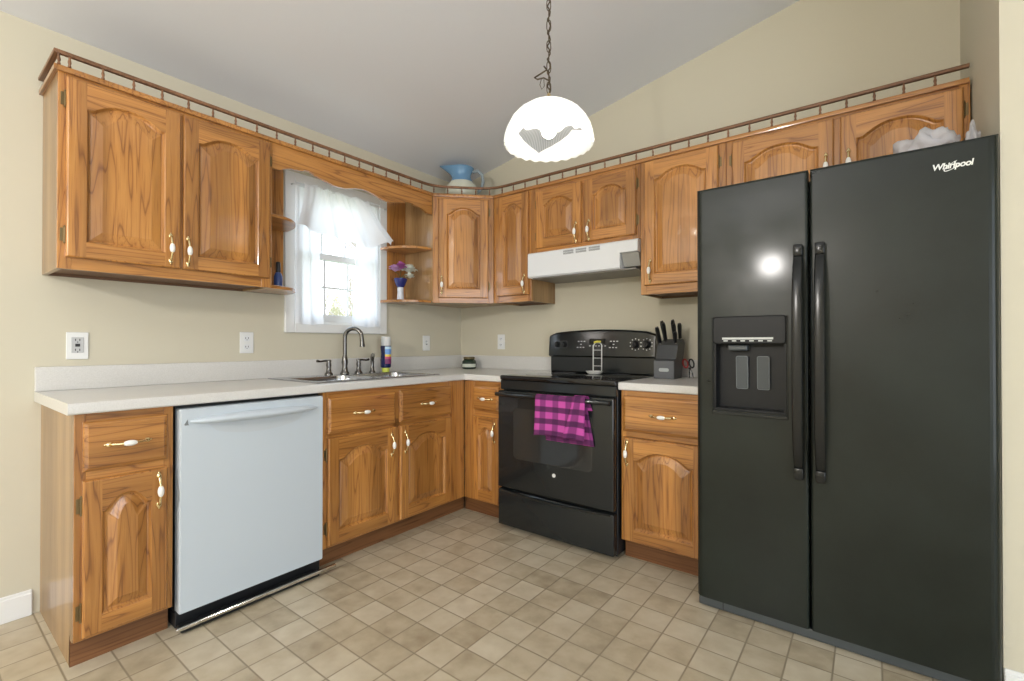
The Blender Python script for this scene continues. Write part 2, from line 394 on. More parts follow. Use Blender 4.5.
def put(me, name, parent, loc, rot=(0, 0, 0)):
    o = bpy.data.objects.new(name, me); COL.objects.link(o); o.parent = parent; o.location = loc; o.rotation_euler = rot; return o

TD = 0.020
def door_bm(w, h, rise=0.045, stile=0.058, bot=0.062, top=0.062):
    bm = bmesh.new(); NT = 25
    xl, xr, zb = stile, w-stile, bot
    spring = h-top-rise; half = (xr-xl)/2; xc = w/2
    def bump(u):
        a = abs(u)
        if a > 0.88: return 0.0
        return rise*(1-(a/0.88)**2.5)**1.25
    us = [1-2*k/(NT-1) for k in range(NT)]
    def arch(off, y):
        s = (half-off)/half
        L = [(xl+off, y, zb+off), (xr-off, y, zb+off)]
        L += [(xc+u*half*s, y, spring+bump(u)-off) for u in us]
        return L
    ev = 0.006
    V = lambda x, y, z: bm.verts.new((x, y, z))
    # outer edges
    def rect(i, y): return [(i, y, i), (w-i, y, i), (w-i, y, h-i), (i, y, h-i)]
    loft(bm, [rect(0, 0), rect(0, -TD+0.007), rect(ev*0.45, -TD+0.002), rect(ev, -TD)], 0, True, True, False)
    # frame front: stiles, rails
    A = arch(0, -TD)
    def face(P, mi): bm.faces.new([V(*p) for p in P]).material_index = mi
    face([(ev, -TD, ev), (xl, -TD, ev), (xl, -TD, zb), (xl, -TD, spring), (xl, -TD, h-ev), (ev, -TD, h-ev)], 0)
    face([(xr, -TD, ev), (w-ev, -TD, ev), (w-ev, -TD, h-ev), (xr, -TD, h-ev), (xr, -TD, spring), (xr, -TD, zb)], 0)
    face([(xl, -TD, ev), (xr, -TD, ev), (xr, -TD, zb), (xl, -TD, zb)], 1)
    T_ = A[2:]
    for p, q in zip(T_, T_[1:]): face([q, p, (p[0], -TD, h-ev), (q[0], -TD, h-ev)], 1)
    sl = min(0.036, half*0.42)
    loft(bm, [arch(0, -TD), arch(0.003, -TD+0.003), arch(0.008, -TD+0.011), arch(0.012, -TD+0.012), arch(0.012+sl*0.15, -TD+0.009), arch(0.012+sl, -TD+0.0005)], 0, True, False, True)
    bmesh.ops.remove_doubles(bm, verts=bm.verts[:], dist=1e-5)
    return bm

def door(parent, x0, x1, z0, z1, d, hand=None, hinge='l', rise=0.045, **k):
    o = finish(door_bm(x1-x0, z1-z0, rise, **k), 'door', [OAKV, OAKH], parent, (x0, -d, z0))
    if hand: put(HANDLE, 'handle', o, (hand[0]-x0, -TD, hand[1]-z0))
    hx = -0.002 if hinge == 'l' else (x1-x0)+0.002
    for hz in (0.085, (z1-z0)-0.085):
        q = put(HINGE, 'hinge', o, (hx, 0, hz), (0, 0, 0 if hinge == 'l' else 0))
        if hinge == 'r': q.scale = (-1, 1, 1)
    return o
def drawer(parent, x0, x1, z0, z1, d, hx=None):
    bm = bmesh.new(); w, h = x1-x0, z1-z0
    R = lambda i, y: [(i, y, i), (w-i, y, i), (w-i, y, h-i), (i, y, h-i)]
    loft(bm, [R(0, 0), R(0, -TD+0.010), R(0.004, -TD+0.005), R(0.012, -TD+0.002), R(0.014, -TD)], 0, True, True, True)
    o = finish(bm, 'drawer', OAKH, parent, (x0, -d, z0))
    put(HANDLE, 'handle', o, ((hx-x0) if hx is not None else w/2, -TD, h/2), (0, PI/2, 0))
    return o
def carcass(root, w, h, d, frame, toe=0.0, kl=0.0, kr=0.0):
    """side panels, back, top, bottom as one open box; the face frame is a part of its own"""
    bm = bmesh.new(); fd = d-0.02; p = 0.016
    for a_ in (0, w-p):
        if toe: box(bm, a_, a_+p, -fd, -0.001, toe, h, 0); box(bm, a_, a_+p, -(d-0.052), -0.001, 0, toe, 0)
        else: box(bm, a_, a_+p, -fd, -0.001, 0, h, 0)
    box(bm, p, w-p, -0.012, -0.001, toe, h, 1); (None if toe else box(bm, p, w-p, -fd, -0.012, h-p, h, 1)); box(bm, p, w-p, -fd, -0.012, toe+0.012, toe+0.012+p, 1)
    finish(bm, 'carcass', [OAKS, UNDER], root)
    bm = bmesh.new()
    for (x0, x1, z0, z1, mi) in frame: box(bm, x0, x1, -d, -fd, z0, z1, mi, 0.0015)
    finish(bm, 'face_frame', [OAKV, OAKH], root)
    if toe:
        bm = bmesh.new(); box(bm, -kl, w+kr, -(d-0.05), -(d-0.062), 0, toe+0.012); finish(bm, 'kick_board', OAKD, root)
def fr(w, h, sl, sr, bt, tp, mids=(), z0=0.0, rails=()):
    F = [(0, sl, z0, h, 0), (w-sr, w, z0, h, 0), (sl, w-sr, z0, z0+bt, 1), (sl, w-sr, h-tp, h, 1)]
    for a, b_ in rails: F.append((sl, w-sr, a, b_, 1))
    for a, b_ in mids: F.append((a, b_, z0+bt, h-tp, 0))
    return F

UZ, UH, UD = 1.400, 0.764, 0.305
# --- upper run on the window wall
YL = -2.527
c = thing('upper_cabinet', 'tall oak two-door wall cabinet left of the window, end panel facing the bare wall', 'cabinet', (0, YL, UZ), PI/2)
carcass(c, 0.80, UH, UD, fr(0.80, UH, 0.04, 0.05, 0.055, 0.04, [(0.38, 0.42)]))
door(c, 0.022, 0.395, 0.045, 0.735, UD, (0.356, 0.128), 'l', 0.045)
door(c, 0.405, 0.785, 0.045, 0.735, UD, (0.422, 0.125), 'r', 0.045)

def quarter(bm, a, b_, z0, z1, sx, mi=0):
    """quarter-round shelf: depth b out of the wall at x=0, length a along the wall in direction sx"""
    n = 16; P = [(0, -0.001)]
    for k in range(n+1):
        t_ = PI/2*k/n; P.append((sx*a*math.sin(t_)**0.85, -0.001-(b_-0.001)*max(0.0, math.cos(t_))**0.85))
    loft(bm, [[(x, y, z0) for x, y in P], [(x, y, z0+0.004) for x, y in P], [(x, y, z1-0.004) for x, y in P], [(x*0.98, y*0.98, z1) for x, y in P]], mi, True, True, True)
def shelf_unit(loc, sx, label):
    u = thing('corner_shelf', label, 'shelf', loc, PI/2)
    bm = bmesh.new(); box(bm, min(0, sx*0.205), max(0, sx*0.205), -0.014, -0.001, 0, UH-0.01, 0, 0.001)
    finish(bm, 'back_panel', OAKV, u)
    for z in (0.0, 0.372):
        bm = bmesh.new(); quarter(bm, 0.225 if sx > 0 else 0.225, 0.292, 0, 0.018, sx); finish(bm, 'shelf', OAKH, u, (0, -0.0145 if False else 0, z))
    return u
shelf_unit((0, YL+0.801, UZ), 1, 'open oak end shelves with rounded fronts, left edge of the window')
shelf_unit((0, -0.612, UZ), -1, 'open oak end shelves with rounded fronts, between window and corner cabinet')

# scalloped valance board over the window
half = [(0, 2.018), (.045, 2.020), (.055, 2.030), (.10, 2.044), (.165, 2.050), (.172, 2.058), (.205, 2.060), (.235, 2.050), (.242, 2.046), (.29, 2.036), (.36, 2.020), (.42, 2.023), (.49, 2.043), (.556, 2.052)]
LV = 1.108
prof = half[:-1] + [(LV-s, z) for s, z in half[::-1]]
bm = bmesh.new(); zt = 2.164
for y0, y1 in ((-UD, -UD+0.019),):
    for (s0, za), (s1, zb_) in zip(prof, prof[1:]):
        if s1 - s0 < 1e-6: continue
        loft(bm, [[(s0, y0, za-UZ), (s0, y1, za-UZ), (s0, y1, zt-UZ), (s0, y0, zt-UZ)], [(s1, y0, zb_-UZ), (s1, y1, zb_-UZ), (s1, y1, zt-UZ), (s1, y0, zt-UZ)]], 0, True, s0 == 0, s1 > LV-1e-6)
bmesh.ops.remove_doubles(bm, verts=bm.verts[:], dist=1e-5)
o = finish(bm, 'scalloped_valance_board', OAKH, None, (0, YL+0.802, UZ), (0, 0, PI/2)); tag(o, 'scalloped oak valance board spanning above the window', 'valance board')

# diagonal corner cabinet
c = thing('corner_upper_cabinet', 'diagonal oak corner wall cabinet with single arched door', 'cabinet', (0, 0, UZ), PI/4)
bm = bmesh.new(); q = 0.4313; f0, f1 = 0.2155, 0.6467-0.02
def pent(z): return [(-0.001, -0.003, z), (-q+0.002, -q, z), (-f0-0.0, -f1, z), (f0, -f1, z), (q-0.002, -q, z)]
loft(bm, [pent(0.012), pent(UH)], 0, True, True, True); finish(bm, 'carcass', OAKS, c)
bm = bmesh.new(); d = 0.6467
for (x0, x1, z0, z1, mi) in fr(2*f0, UH, 0.04, 0.04, 0.04, 0.04): box(bm, x0-f0, x1-f0, -d, -d+0.02, z0, z1, mi, 0.0015)
finish(bm, 'face_frame', [OAKV, OAKH], c)
door(c, -0.176, 0.176, 0.035, 0.735, d, (-0.152, 0.125), 'r', 0.045)

# --- upper run on the stove wall
c = thing('upper_cabinet', 'narrow oak wall cabinet left of the white range hood', 'cabinet', (0.6125, 0, UZ), 0)
carcass(c, 0.3235, UH, UD, fr(0.3235, UH, 0.05, 0.03, 0.045, 0.03))
door(c, 0.042, 0.310, 0.045, 0.742, UD, (0.282, 0.117), 'l', 0.04, stile=0.052)
c = thing('upper_cabinet', 'short oak two-door cabinet directly above the white range hood', 'cabinet', (0.9365, 0, 1.716), 0)
carcass(c, 0.768, 0.448, UD, fr(0.768, 0.448, 0.06, 0.05, 0.04, 0.05, [(0.385, 0.415)]))
door(c, 0.048, 0.388, 0.026, 0.408, UD, (0.356, 0.094), 'l', 0.040)
door(c, 0.412, 0.745, 0.026, 0.408, UD, (0.446, 0.094), 'r', 0.040)
c = thing('upper_cabinet', 'oak wall cabinet between the range hood and the black fridge', 'cabinet', (1.7055, 0, 1.392), 0)
carcass(c, 0.4575, UH+0.008, UD, fr(0.4575, UH+0.008, 0.035, 0.045, 0.055, 0.035))
door(c, 0.026, 0.422, 0.05, 0.750, UD, (0.063, 0.13), 'r', 0.045)
c = thing('upper_cabinet', 'wide oak two-door cabinet above the black fridge', 'cabinet', (2.164, 0, 1.79), 0)
carcass(c, 0.906, 0.374, UD, fr(0.906, 0.374, 0.03, 0.035, 0.03, 0.03, [(0.45, 0.49)]))
door(c, 0.030, 0.458, 0.025, 0.345, UD, (0.428, 0.125), 'l', 0.050)
door(c, 0.482, 0.885, 0.025, 0.345, UD, (0.512, 0.125), 'r', 0.050)

# gallery rail along the top of all the wall cabinets
g = thing('gallery_rail', 'dark stained spindle rail running along the tops of all wall cabinets', 'railing', (0, 0, 2.164))
R = 0.014
path = [(0.003, YL-0.007), (UD+R, YL-0.007), (UD+R, -0.61-R*0.4), (0.61+R*0.4, -UD-R), (3.066, -UD-R)]
def sub(path, bend):
    """rounds the two shallow corners of the path"""
    out = []
    for i, p in enumerate(path):
        if i in bend:
            a, b_, c_ = Vector(path[i-1]), Vector(p), Vector(path[i+1])
            u, v = (a-b_).normalized()*0.10, (c_-b_).normalized()*0.10
            for k in range(6):
                t_ = k/5; out.append(tuple((b_+u)*(1-t_)**2 + b_*2*t_*(1-t_) + (b_+v)*t_**2))
        else: out.append(tuple(p))
    return out
SP = sub(path, (2, 3))
def strip(bm, P, w, z0, z1, mi=0):
    loops = []
    for i, p in enumerate(P):
        p = Vector(p); a = (p-Vector(P[i-1])).normalized() if i else None; b_ = (Vector(P[i+1])-p).normalized() if i < len(P)-1 else None
        if a is None: a = b_
        if b_ is None: b_ = a
        t_ = (a+b_).normalized(); n = Vector((t_.y, -t_.x)); k = w/2/max(0.4, n.dot(Vector((a.y, -a.x))))
        e, f_ = p+n*k, p-n*k; c1 = (z1-z0)*0.25
        loops.append([(f_.x, f_.y, z0), (e.x*0.85+p.x*.15, e.y*.85+p.y*.15, z0), (e.x, e.y, z0+c1), (e.x, e.y, z1-c1), (e.x*0.85+p.x*.15, e.y*.85+p.y*.15, z1), (f_.x, f_.y, z1)])
    loft(bm, loops, mi, True, True, True)
bm = bmesh.new(); strip(bm, SP, 0.017, 0.045, 0.059); finish(bm, 'top_rail', RAILM, g)
RB = 0.0072; SPB = sub([(0.003, YL-RB), (UD+RB, YL-RB), (UD+RB, -0.61-RB*0.4), (0.61+RB*0.4, -UD-RB), (3.066, -UD-RB)], ())
bm = bmesh.new(); strip(bm, SPB, 0.013, -0.014, 0.006); finish(bm, 'base_moulding', OAKH, g)
def spindle_mesh():
    bm = bmesh.new(); lathe(bm, [(0.0055, 0), (0.0055, 0.006), (0.0035, 0.009), (0.006, 0.019), (0.0035, 0.032), (0.0045, 0.038), (0.0045, 0.0425)], 8)
    me = bpy.data.meshes.new('spindle'); bm.to_mesh(me); bm.free(); me.materials.append(RAILM)
    for p in me.polygons: p.use_smooth = True
    return me
SPM = spindle_mesh()
seglen = [(Vector(b_)-Vector(a)).length for a, b_ in zip(SP, SP[1:])]
tot = sum(seglen); s = 0.07
first = UD+R+R
pos = [first*0.97]
s = UD+R-0.003+0.037
while s < tot-0.03:
    pos.append(s); s += 0.0985
for s in pos:
    acc = 0
    for (a, b_), l in zip(zip(SP, SP[1:]), seglen):
        if acc+l >= s:
            p = Vector(a).lerp(Vector(b_), (s-acc)/l); put(SPM, 'spindle', g, (p.x, p.y, 0.005)); break
        acc += l

# --- base cabinets
BD, BH, TOE = 0.61, 0.873, 0.095
def base(label, loc, rz, w, frame, kl=0.0, kr=0.0):
    c = thing('base_cabinet', label, 'cabinet', loc, rz); carcass(c, w, BH, BD, frame, TOE, kl, kr); return c
DZ0, DZ1, PZ0, PZ1 = 0.675, 0.845, 0.112, 0.645
c = base('oak base cabinet with one drawer and one door, left of the dishwasher', (0, YL, 0), PI/2, 0.283, fr(0.283, BH, 0.03, 0.03, 0.035, 0.035, (), 0.1, [(0.635, 0.69)]))
drawer(c, 0.020, 0.262, DZ0, DZ1, BD); door(c, 0.020, 0.262, PZ0, PZ1, BD, (0.232, 0.565), 'l', 0.05, stile=0.05)
c = base('wide oak sink base cabinet right of the white dishwasher', (0, -1.622, 0), PI/2, 1.013, fr(1.013, BH, 0.03, 0.15, 0.035, 0.035, [(0.425, 0.475)], 0.1, [(0.635, 0.69)]), 0, 0.048)
drawer(c, 0.020, 0.434, DZ0-0.01, DZ1, BD, 0.225); drawer(c, 0.466, 0.876, DZ0-0.01, DZ1, BD, 0.680)
door(c, 0.020, 0.434, PZ0, PZ1, BD, (0.402, 0.55), 'l', 0.05); door(c, 0.466, 0.876, PZ0, PZ1, BD, (0.498, 0.55), 'r', 0.05)
c = base('narrow oak base cabinet in the corner left of the stove', (0.614, 0, 0), 0, 0.330, fr(0.330, BH, 0.085, 0.03, 0.035, 0.035, (), 0.1, [(0.635, 0.69)]), 0.041)
drawer(c, 0.088, 0.300, DZ0+0.01, DZ1-0.005, BD, 0.195); door(c, 0.088, 0.300, PZ0, PZ1, BD, (0.272, 0.555), 'l', 0.05, stile=0.05)
c = base('oak base cabinet with one drawer and door between stove and fridge', (1.722, 0, 0), 0, 0.438, fr(0.438, BH, 0.03, 0.03, 0.035, 0.035, (), 0.1, [(0.635, 0.69)]))
drawer(c, 0.016, 0.425, DZ0-0.01, DZ1, BD, 0.224); door(c, 0.016, 0.425, PZ0-0.005, PZ1-0.01, BD, (0.040, 0.555), 'r', 0.05)

# --- countertops
CZ0, CZ1 = 0.8745, 0.9145
SY0, SY1, SX0, SX1 = -1.595, -0.835, 0.095, 0.545   # sink cut-out
ct = thing('countertop', 'long off-white L-shaped countertop with sink on the window wall', 'countertop', (0, YL, CZ0))
bm = bmesh.new(); y = lambda v: v-YL
NX = 0.607
for (x0, x1, y0, y1) in ((0.002, NX, -2.548, SY0), (SX1, NX, SY0, SY1), (0.002, SX0, SY0, SY1), (0.002, NX, SY1, -0.002), (NX, 0.948, -NX, -0.002), (NX, 0.637, -0.637, -NX)):
    box(bm, x0, x1, y(y0), y(y1), 0, 0.04)
def nose(d0):
    """rounded front edge profile: (distance from the wall, height)"""
    return [(d0, 0), (0.631, 0), (0.635, 0.002), (0.637, 0.006), (0.637, 0.033), (0.635, 0.038), (0.630, 0.04), (d0, 0.04)]
loft(bm, [[(a, y(yy), z) for a, z in nose(NX)] for yy in (-2.548, -0.637)], 0, True, True, True)
loft(bm, [[(xx, y(-a), z) for a, z in nose(NX)] for xx in (0.637, 0.948)], 0, True, True, True)
finish(bm, 'worktop', LAMI, ct, smooth=True, angle=25)
bm = bmesh.new(); box(bm, 0.002, 0.021, y(-2.548), y(-0.002), 0.04, 0.142, 0, 0.003); box(bm, 0.021, 0.948, y(-0.021), y(-0.002), 0.04, 0.142, 0, 0.003)
finish(bm, 'backsplash', LAMI, ct)
ct = thing('countertop', 'short off-white countertop between stove and black fridge', 'countertop', (1.7175, 0, CZ0))
bm = bmesh.new(); box(bm, 0, 0.440, -NX, -0.002, 0, 0.04); loft(bm, [[(xx, -a, z) for a, z in nose(NX)] for xx in (0, 0.440)], 0, True, True, True); finish(bm, 'worktop', LAMI, ct, smooth=True, angle=25)
bm = bmesh.new(); box(bm, 0, 0.440, -0.021, -0.002, 0.04, 0.142, 0, 0.003); finish(bm, 'backsplash', LAMI, ct)

# --- sink
sk = thing('kitchen_sink', 'stainless steel double-bowl sink set in the countertop', 'sink', (0, -1.215, CZ1))
bm = bmesh.new(); x0, x1, hw = 0.072, 0.568, 0.415
def cell(cx0, cx1, cy0, cy1, bx, by, bw, bh):
    P = rrect(bw, bh, 0.055, 6, bx, by); n = 7
    corners = [(cx1, cy0), (cx1, cy1), (cx0, cy1), (cx0, cy0)]
    O = [corners[k//n] for k in range(4*n)]
    S = lambda f, z: [(bx+(px-bx)*f, by+(py-by)*f, z) for px, py in P]
    loft(bm, [[(a, b_, 0.006) for a, b_ in O], S(1.03, 0.007), S(1.0, 0.004), S(0.97, -0.02), S(0.94, -0.15), S(0.86, -0.168), S(0.15, -0.172), S(0.13, -0.178)], 0, True, False, True)
cell(0.165, x1, -hw, 0, 0.352, -0.198, 0.335, 0.355); cell(0.165, x1, 0, hw, 0.352, 0.198, 0.335, 0.355)
box(bm, x0, 0.1655, -hw, hw, 0.0005, 0.006)
for (a, b_, c_, d_) in ((x0, x1, -hw-0.004, -hw), (x0, x1, hw, hw+0.004), (x0-0.004, x0, -hw-0.004, hw+0.004), (x1, x1+0.004, -hw-0.004, hw+0.004)):
    box(bm, a, b_, c_, d_, 0.0005, 0.0055, 0, 0.001)
bmesh.ops.remove_doubles(bm, verts=bm.verts[:], dist=1e-5)
finish(bm, 'basin', STEEL, sk, smooth=True, angle=35)
for s_ in (-1, 1):
    bm = bmesh.new(); lathe(bm, [(0.045, -0.172), (0.045, -0.169), (0.036, -0.169), (0.034, -0.172)], 20, 0, (0.352, s_*0.198, 0)); finish(bm, 'drain', CHROME, sk)

# --- faucet
fz = CZ1+0.0062
fa = thing('faucet', 'dark pewter gooseneck kitchen faucet behind the sink', 'faucet', (0.118, -1.181, fz))
bm = bmesh.new()
lathe(bm, [(0.028, 0), (0.028, 0.008), (0.02, 0.02), (0.016, 0.05), (0.020, 0.075), (0.0165, 0.10), (0.0125, 0.12)], 18)
D = Vector((0.85, 0.53, 0)); pts = [Vector((0, 0, 0.11)), Vector((0, 0, 0.20))]
for k in range(13):
    a = PI*k/12*0.98; pts.append(D*(0.055*(1-math.cos(a))) + Vector((0, 0, 0.232+0.055*math.sin(a))))
pts += [D*0.113+Vector((0, 0, 0.20)), D*0.114+Vector((0, 0, 0.185))]
tube(bm, pts, [0.0125]*(len(pts)-2)+[0.0145, 0.0155], 12)
lathe(bm, [(0.016, 0), (0.0165, 0.008), (0.014, 0.016)], 14, 0, tuple(D*0.114+Vector((0, 0, 0.172))))
finish(bm, 'spout', PEWTER, fa, smooth=True, angle=50)
for yy, sg in ((-0.110, -1), (0.100, 1)):
    bm = bmesh.new(); lathe(bm, [(0.025, 0), (0.025, 0.008), (0.016, 0.018), (0.013, 0.045), (0.016, 0.06), (0.013, 0.078), (0.015, 0.086), (0.010, 0.094)], 16, 0, (0, yy, 0))
    tube(bm, [(0, yy-sg*0.014, 0.086), (0, yy+sg*0.02, 0.088), (0.0, yy+sg*0.055, 0.084), (0.0, yy+sg*0.078, 0.088)], [0.006, 0.0065, 0.0055, 0.0085], 10)
    finish(bm, 'lever_handle', PEWTER, fa, smooth=True, angle=50)
bm = bmesh.new(); lathe(bm, [(0.022, 0), (0.022, 0.006), (0.014, 0.015), (0.011, 0.05), (0.013, 0.075)], 16, 0, (0, 0.205, 0))
tube(bm, [(0, 0.205, 0.07), (0, 0.205, 0.095), (0.015, 0.197, 0.112), (0.04, 0.180, 0.118)], [0.011, 0.0125, 0.014, 0.013], 10); finish(bm, 'side_sprayer', PEWTER, fa, smooth=True, angle=50)

# --- soap bottle
so = thing('soap_bottle', 'dark blue dish soap bottle with pale cap beside the faucet', 'bottle', (0.12, -0.868, fz), 0.5)
BLUE = mat('deep_blue_plastic', (0.014, 0.020, 0.085), 0.2); CLEAR = mat('pale_grey_cap', (0.62, 0.63, 0.62), 0.3)
LIME = mat('lime_plastic', (0.55, 0.62, 0.08), 0.35)
bm = bmesh.new(); lathe(bm, [(0.030, 0.028), (0.036, 0.034), (0.037, 0.08), (0.034, 0.12), (0.037, 0.17), (0.035, 0.178)], 24, 0, squash=0.72); finish(bm, 'body', BLUE, so, smooth=True, angle=50)
bm = bmesh.new(); lathe(bm, [(0.032, 0.178), (0.034, 0.20), (0.034, 0.232), (0.030, 0.240)], 24, 0, squash=0.72); finish(bm, 'cap', CLEAR, so, smooth=True, angle=50)
bm = bmesh.new(); lathe(bm, [(0.024, 0), (0.026, 0.004), (0.026, 0.024), (0.024, 0.028)], 20, 0, squash=0.8); finish(bm, 'base', LIME, so, smooth=True, angle=50)
LBL = mat('printed_label', (0.3, 0.5, 0.8), 0.4)
def _lbl():
    N, L, b = nodes(LBL); tc = N.new('ShaderNodeTexCoord'); sp = N.new('ShaderNodeSeparateXYZ'); r = ramp(N, [(0.0, (0.20, 0.02, 0.12)), (0.28, (0.5, 0.06, 0.16)), (0.42, (0.85, 0.62, 0.08)), (0.55, (0.16, 0.36, 0.75)), (0.85, (0.55, 0.75, 0.9))]); r.color_ramp.interpolation = 'CONSTANT'
    L.new(tc.outputs['Generated'], sp.inputs[0]); L.new(sp.outputs[2], r.inputs[0]); L.new(r.outputs[0], b.inputs['Base Color'])
_lbl()
bm = bmesh.new(); LP = []
for z in (0.055, 0.09, 0.12, 0.15, 0.172):
    rr = 0.0378 if z not in (0.12,) else 0.036
    LP.append([(rr*math.cos(a), 0.735*rr*math.sin(a), z) for a in [(-70+k*9-10)*PI/180 for k in range(12)]])
loft(bm, LP, 0, False); o = finish(bm, 'label', LBL, so, smooth=True)

# --- outlets on the walls
def plate(label, loc, rz, kind):
    o = thing('wall_switch' if kind == 's' else 'wall_outlet', label, 'light switch' if kind == 's' else 'outlet', loc, rz)
    w, h = (0.073, 0.118) if kind == 'g' else (0.072, 0.117)
    bm = bmesh.new(); box(bm, -w/2, w/2, -0.006, -0.0005, 0, h, 0, 0.0025, 2); finish(bm, 'cover_plate', TRIMW, o)
    if kind == 'g':
        bm = bmesh.new(); box(bm, -0.020, 0.020, -0.009, -0.005, 0.028, 0.096, 0, 0.001); finish(bm, 'socket_face', mat('grey_white_socket', (0.52, 0.53, 0.54), 0.4), o)
        bm = bmesh.new(); box(bm, -0.008, 0.008, -0.0105, -0.009, 0.055, 0.068, 0, 0.001); finish(bm, 'test_button', BLACKM, o)
        zz = (0.04, 0.083)
    elif kind == 'o':
        for z in (0.035, 0.082):
            bm = bmesh.new(); loft(bm, [[(a, yv, b_+z) for a, b_ in rrect(0.034, 0.030, 0.012, 5)] for yv in (-0.005, -0.0085)], 0, True, False, True); finish(bm, 'socket_face', WHITE, o)
        zz = (0.035, 0.082)
    else:
        bm = bmesh.new(); box(bm, -0.006, 0.006, -0.016, -0.005, 0.052, 0.072, 0, 0.002); finish(bm, 'toggle', TRIMW, o)
        bm = bmesh.new(); box(bm, -0.0085, 0.0085, -0.0068, -0.005, 0.044, 0.076, 0); finish(bm, 'toggle_slot', GREYP, o); return
    bm = bmesh.new(); yb = -0.0094 if kind == 'g' else -0.0089
    for z in zz:
        for xx in (-0.007, 0.007): box(bm, xx-0.0015, xx+0.0015, yb, yb+0.002, z-0.003, z+0.006)
        box(bm, -0.002, 0.002, yb, yb+0.002, z-0.010, z-0.006)
    finish(bm, 'slots', BLACKM, o)
plate('white outlet with test button under the left wall cabinet, nearest the end of the counter', (0, -2.416, 1.045), PI/2, 'g')
plate('white duplex outlet under the left wall cabinet, nearest the window', (0, -1.718, 1.060), PI/2, 'o')
plate('white wall plate right of the window above the sink counter', (0, -0.394, 1.058), PI/2, 's')
plate('white duplex outlet left of the stove above the backsplash', (0.437, 0, 1.068), 0, 'o')

# ------------------------------------------------------------------ dishwasher
dw = thing('dishwasher', 'white built-in dishwasher under the counter', 'dishwasher', (0, -2.232, 0), PI/2)
w = 0.602
bm = bmesh.new(); box(bm, 0.002, w-0.002, -0.585, -0.03, 0.005, 0.868); finish(bm, 'tub', BLACKM, dw)
bm = bmesh.new()
loft(bm, [[(px+w/2, yv, pz+0.463) for px, pz in rrect(w-0.006-2*i, 0.792-2*i, 0.006, 3)] for i, yv in ((0, -0.586), (0, -0.628), (0.004, -0.636))], 0, True, True, True)
finish(bm, 'door', DWWH, dw)
bm = bmesh.new(); pts = []; n = 17; loops = []
for k in range(n):
    u = -1+2*k/(n-1); e = max(0.0, 1-u*u); z = 0.808; hgt = 0.006+0.020*e**0.5; dep = 0.004+0.040*e**0.6
    loops.append([(w/2+u*0.265, -0.6355-dep*math.sin(a) if math.sin(a) > 0 else -0.6355, z+hgt*0.75*math.cos(a)) for a in [PI*j/8 for j in range(9)]])
loft(bm, loops, 0, False, False, False); finish(bm, 'handle', DWWH, dw, smooth=True)
bm = bmesh.new(); n = 15; lo = []
for k in range(n):
    u = -1+2*k/(n-1); e = math.sqrt(max(0.0, 1-u*u)); x = w/2+u*0.20
    lo.append([(x, -0.6362, 0.795), (x, -0.6372, 0.79-0.012*e), (x, -0.6362, 0.79-0.055*e)])
loft(bm, lo, 0, False); finish(bm, 'grip_recess', mat('pale_grey_recess', (0.55, 0.60, 0.64), 0.4), dw, smooth=True)
bm = bmesh.new(); prism(bm, [(0.018, -0.6366), (0.032, -0.6366), (0.032, -0.6360), (0.018, -0.6360)], 0.795, 0.798); loft(bm, [[(0.016, -0.637, 0.798), (0.030, -0.637, 0.798), (0.028, -0.637, 0.818)], [(0.016, -0.636, 0.798), (0.030, -0.636, 0.798), (0.028, -0.636, 0.818)]], 0, True, True, True); finish(bm, 'badge', GREYP, dw)
bm = bmesh.new(); box(bm, 0.0, w, -0.60, -0.55, 0.004, 0.064, 0, 0.003); box(bm, 0.004, w-0.03, -0.652, -0.60, 0.002, 0.020, 0, 0.004); finish(bm, 'kick_plate', BLACKM, dw)
bm = bmesh.new(); box(bm, -0.015, w+0.05, -0.668, -0.650, 0.020, 0.034, 0, 0.003); finish(bm, 'metal_edge_strip', CHROME, dw)

# ------------------------------------------------------------------ stove
st = thing('electric_range', 'black electric range with glass cooktop between the base cabinets', 'stove', (0.953, 0, 0)); w = 0.760
bm = bmesh.new(); box(bm, 0.002, w-0.002, -0.63, -0.03, 0.02, 0.895, 0, 0.003); box(bm, 0.02, w-0.02, -0.60, -0.05, 0.0, 0.03); finish(bm, 'body', BLACKM, st)
bm = bmesh.new(); box(bm, 0.0, w, -0.662, -0.03, 0.893, 0.9215, 0, 0.008, 3); finish(bm, 'cooktop', BLACKT, st, smooth=True, angle=25)
BURN = mat('burner_marking', (0.06, 0.06, 0.065), 0.2)
for (bx, by, br) in ((0.20, -0.49, 0.105), (0.56, -0.49, 0.085), (0.20, -0.23, 0.08), (0.56, -0.23, 0.10)):
    bm = bmesh.new(); lathe(bm, [(br, 0.9215), (br, 0.9220), (br-0.004, 0.9220), (br-0.004, 0.9215)], 40, 0, (bx, by, 0), False, False); finish(bm, 'burner_ring', BURN, st)
bm = bmesh.new(); box(bm, 0.0, w, -0.655, -0.628, 0.835, 0.893, 0, 0.006, 2); finish(bm, 'front_fascia', BLACKG, st)
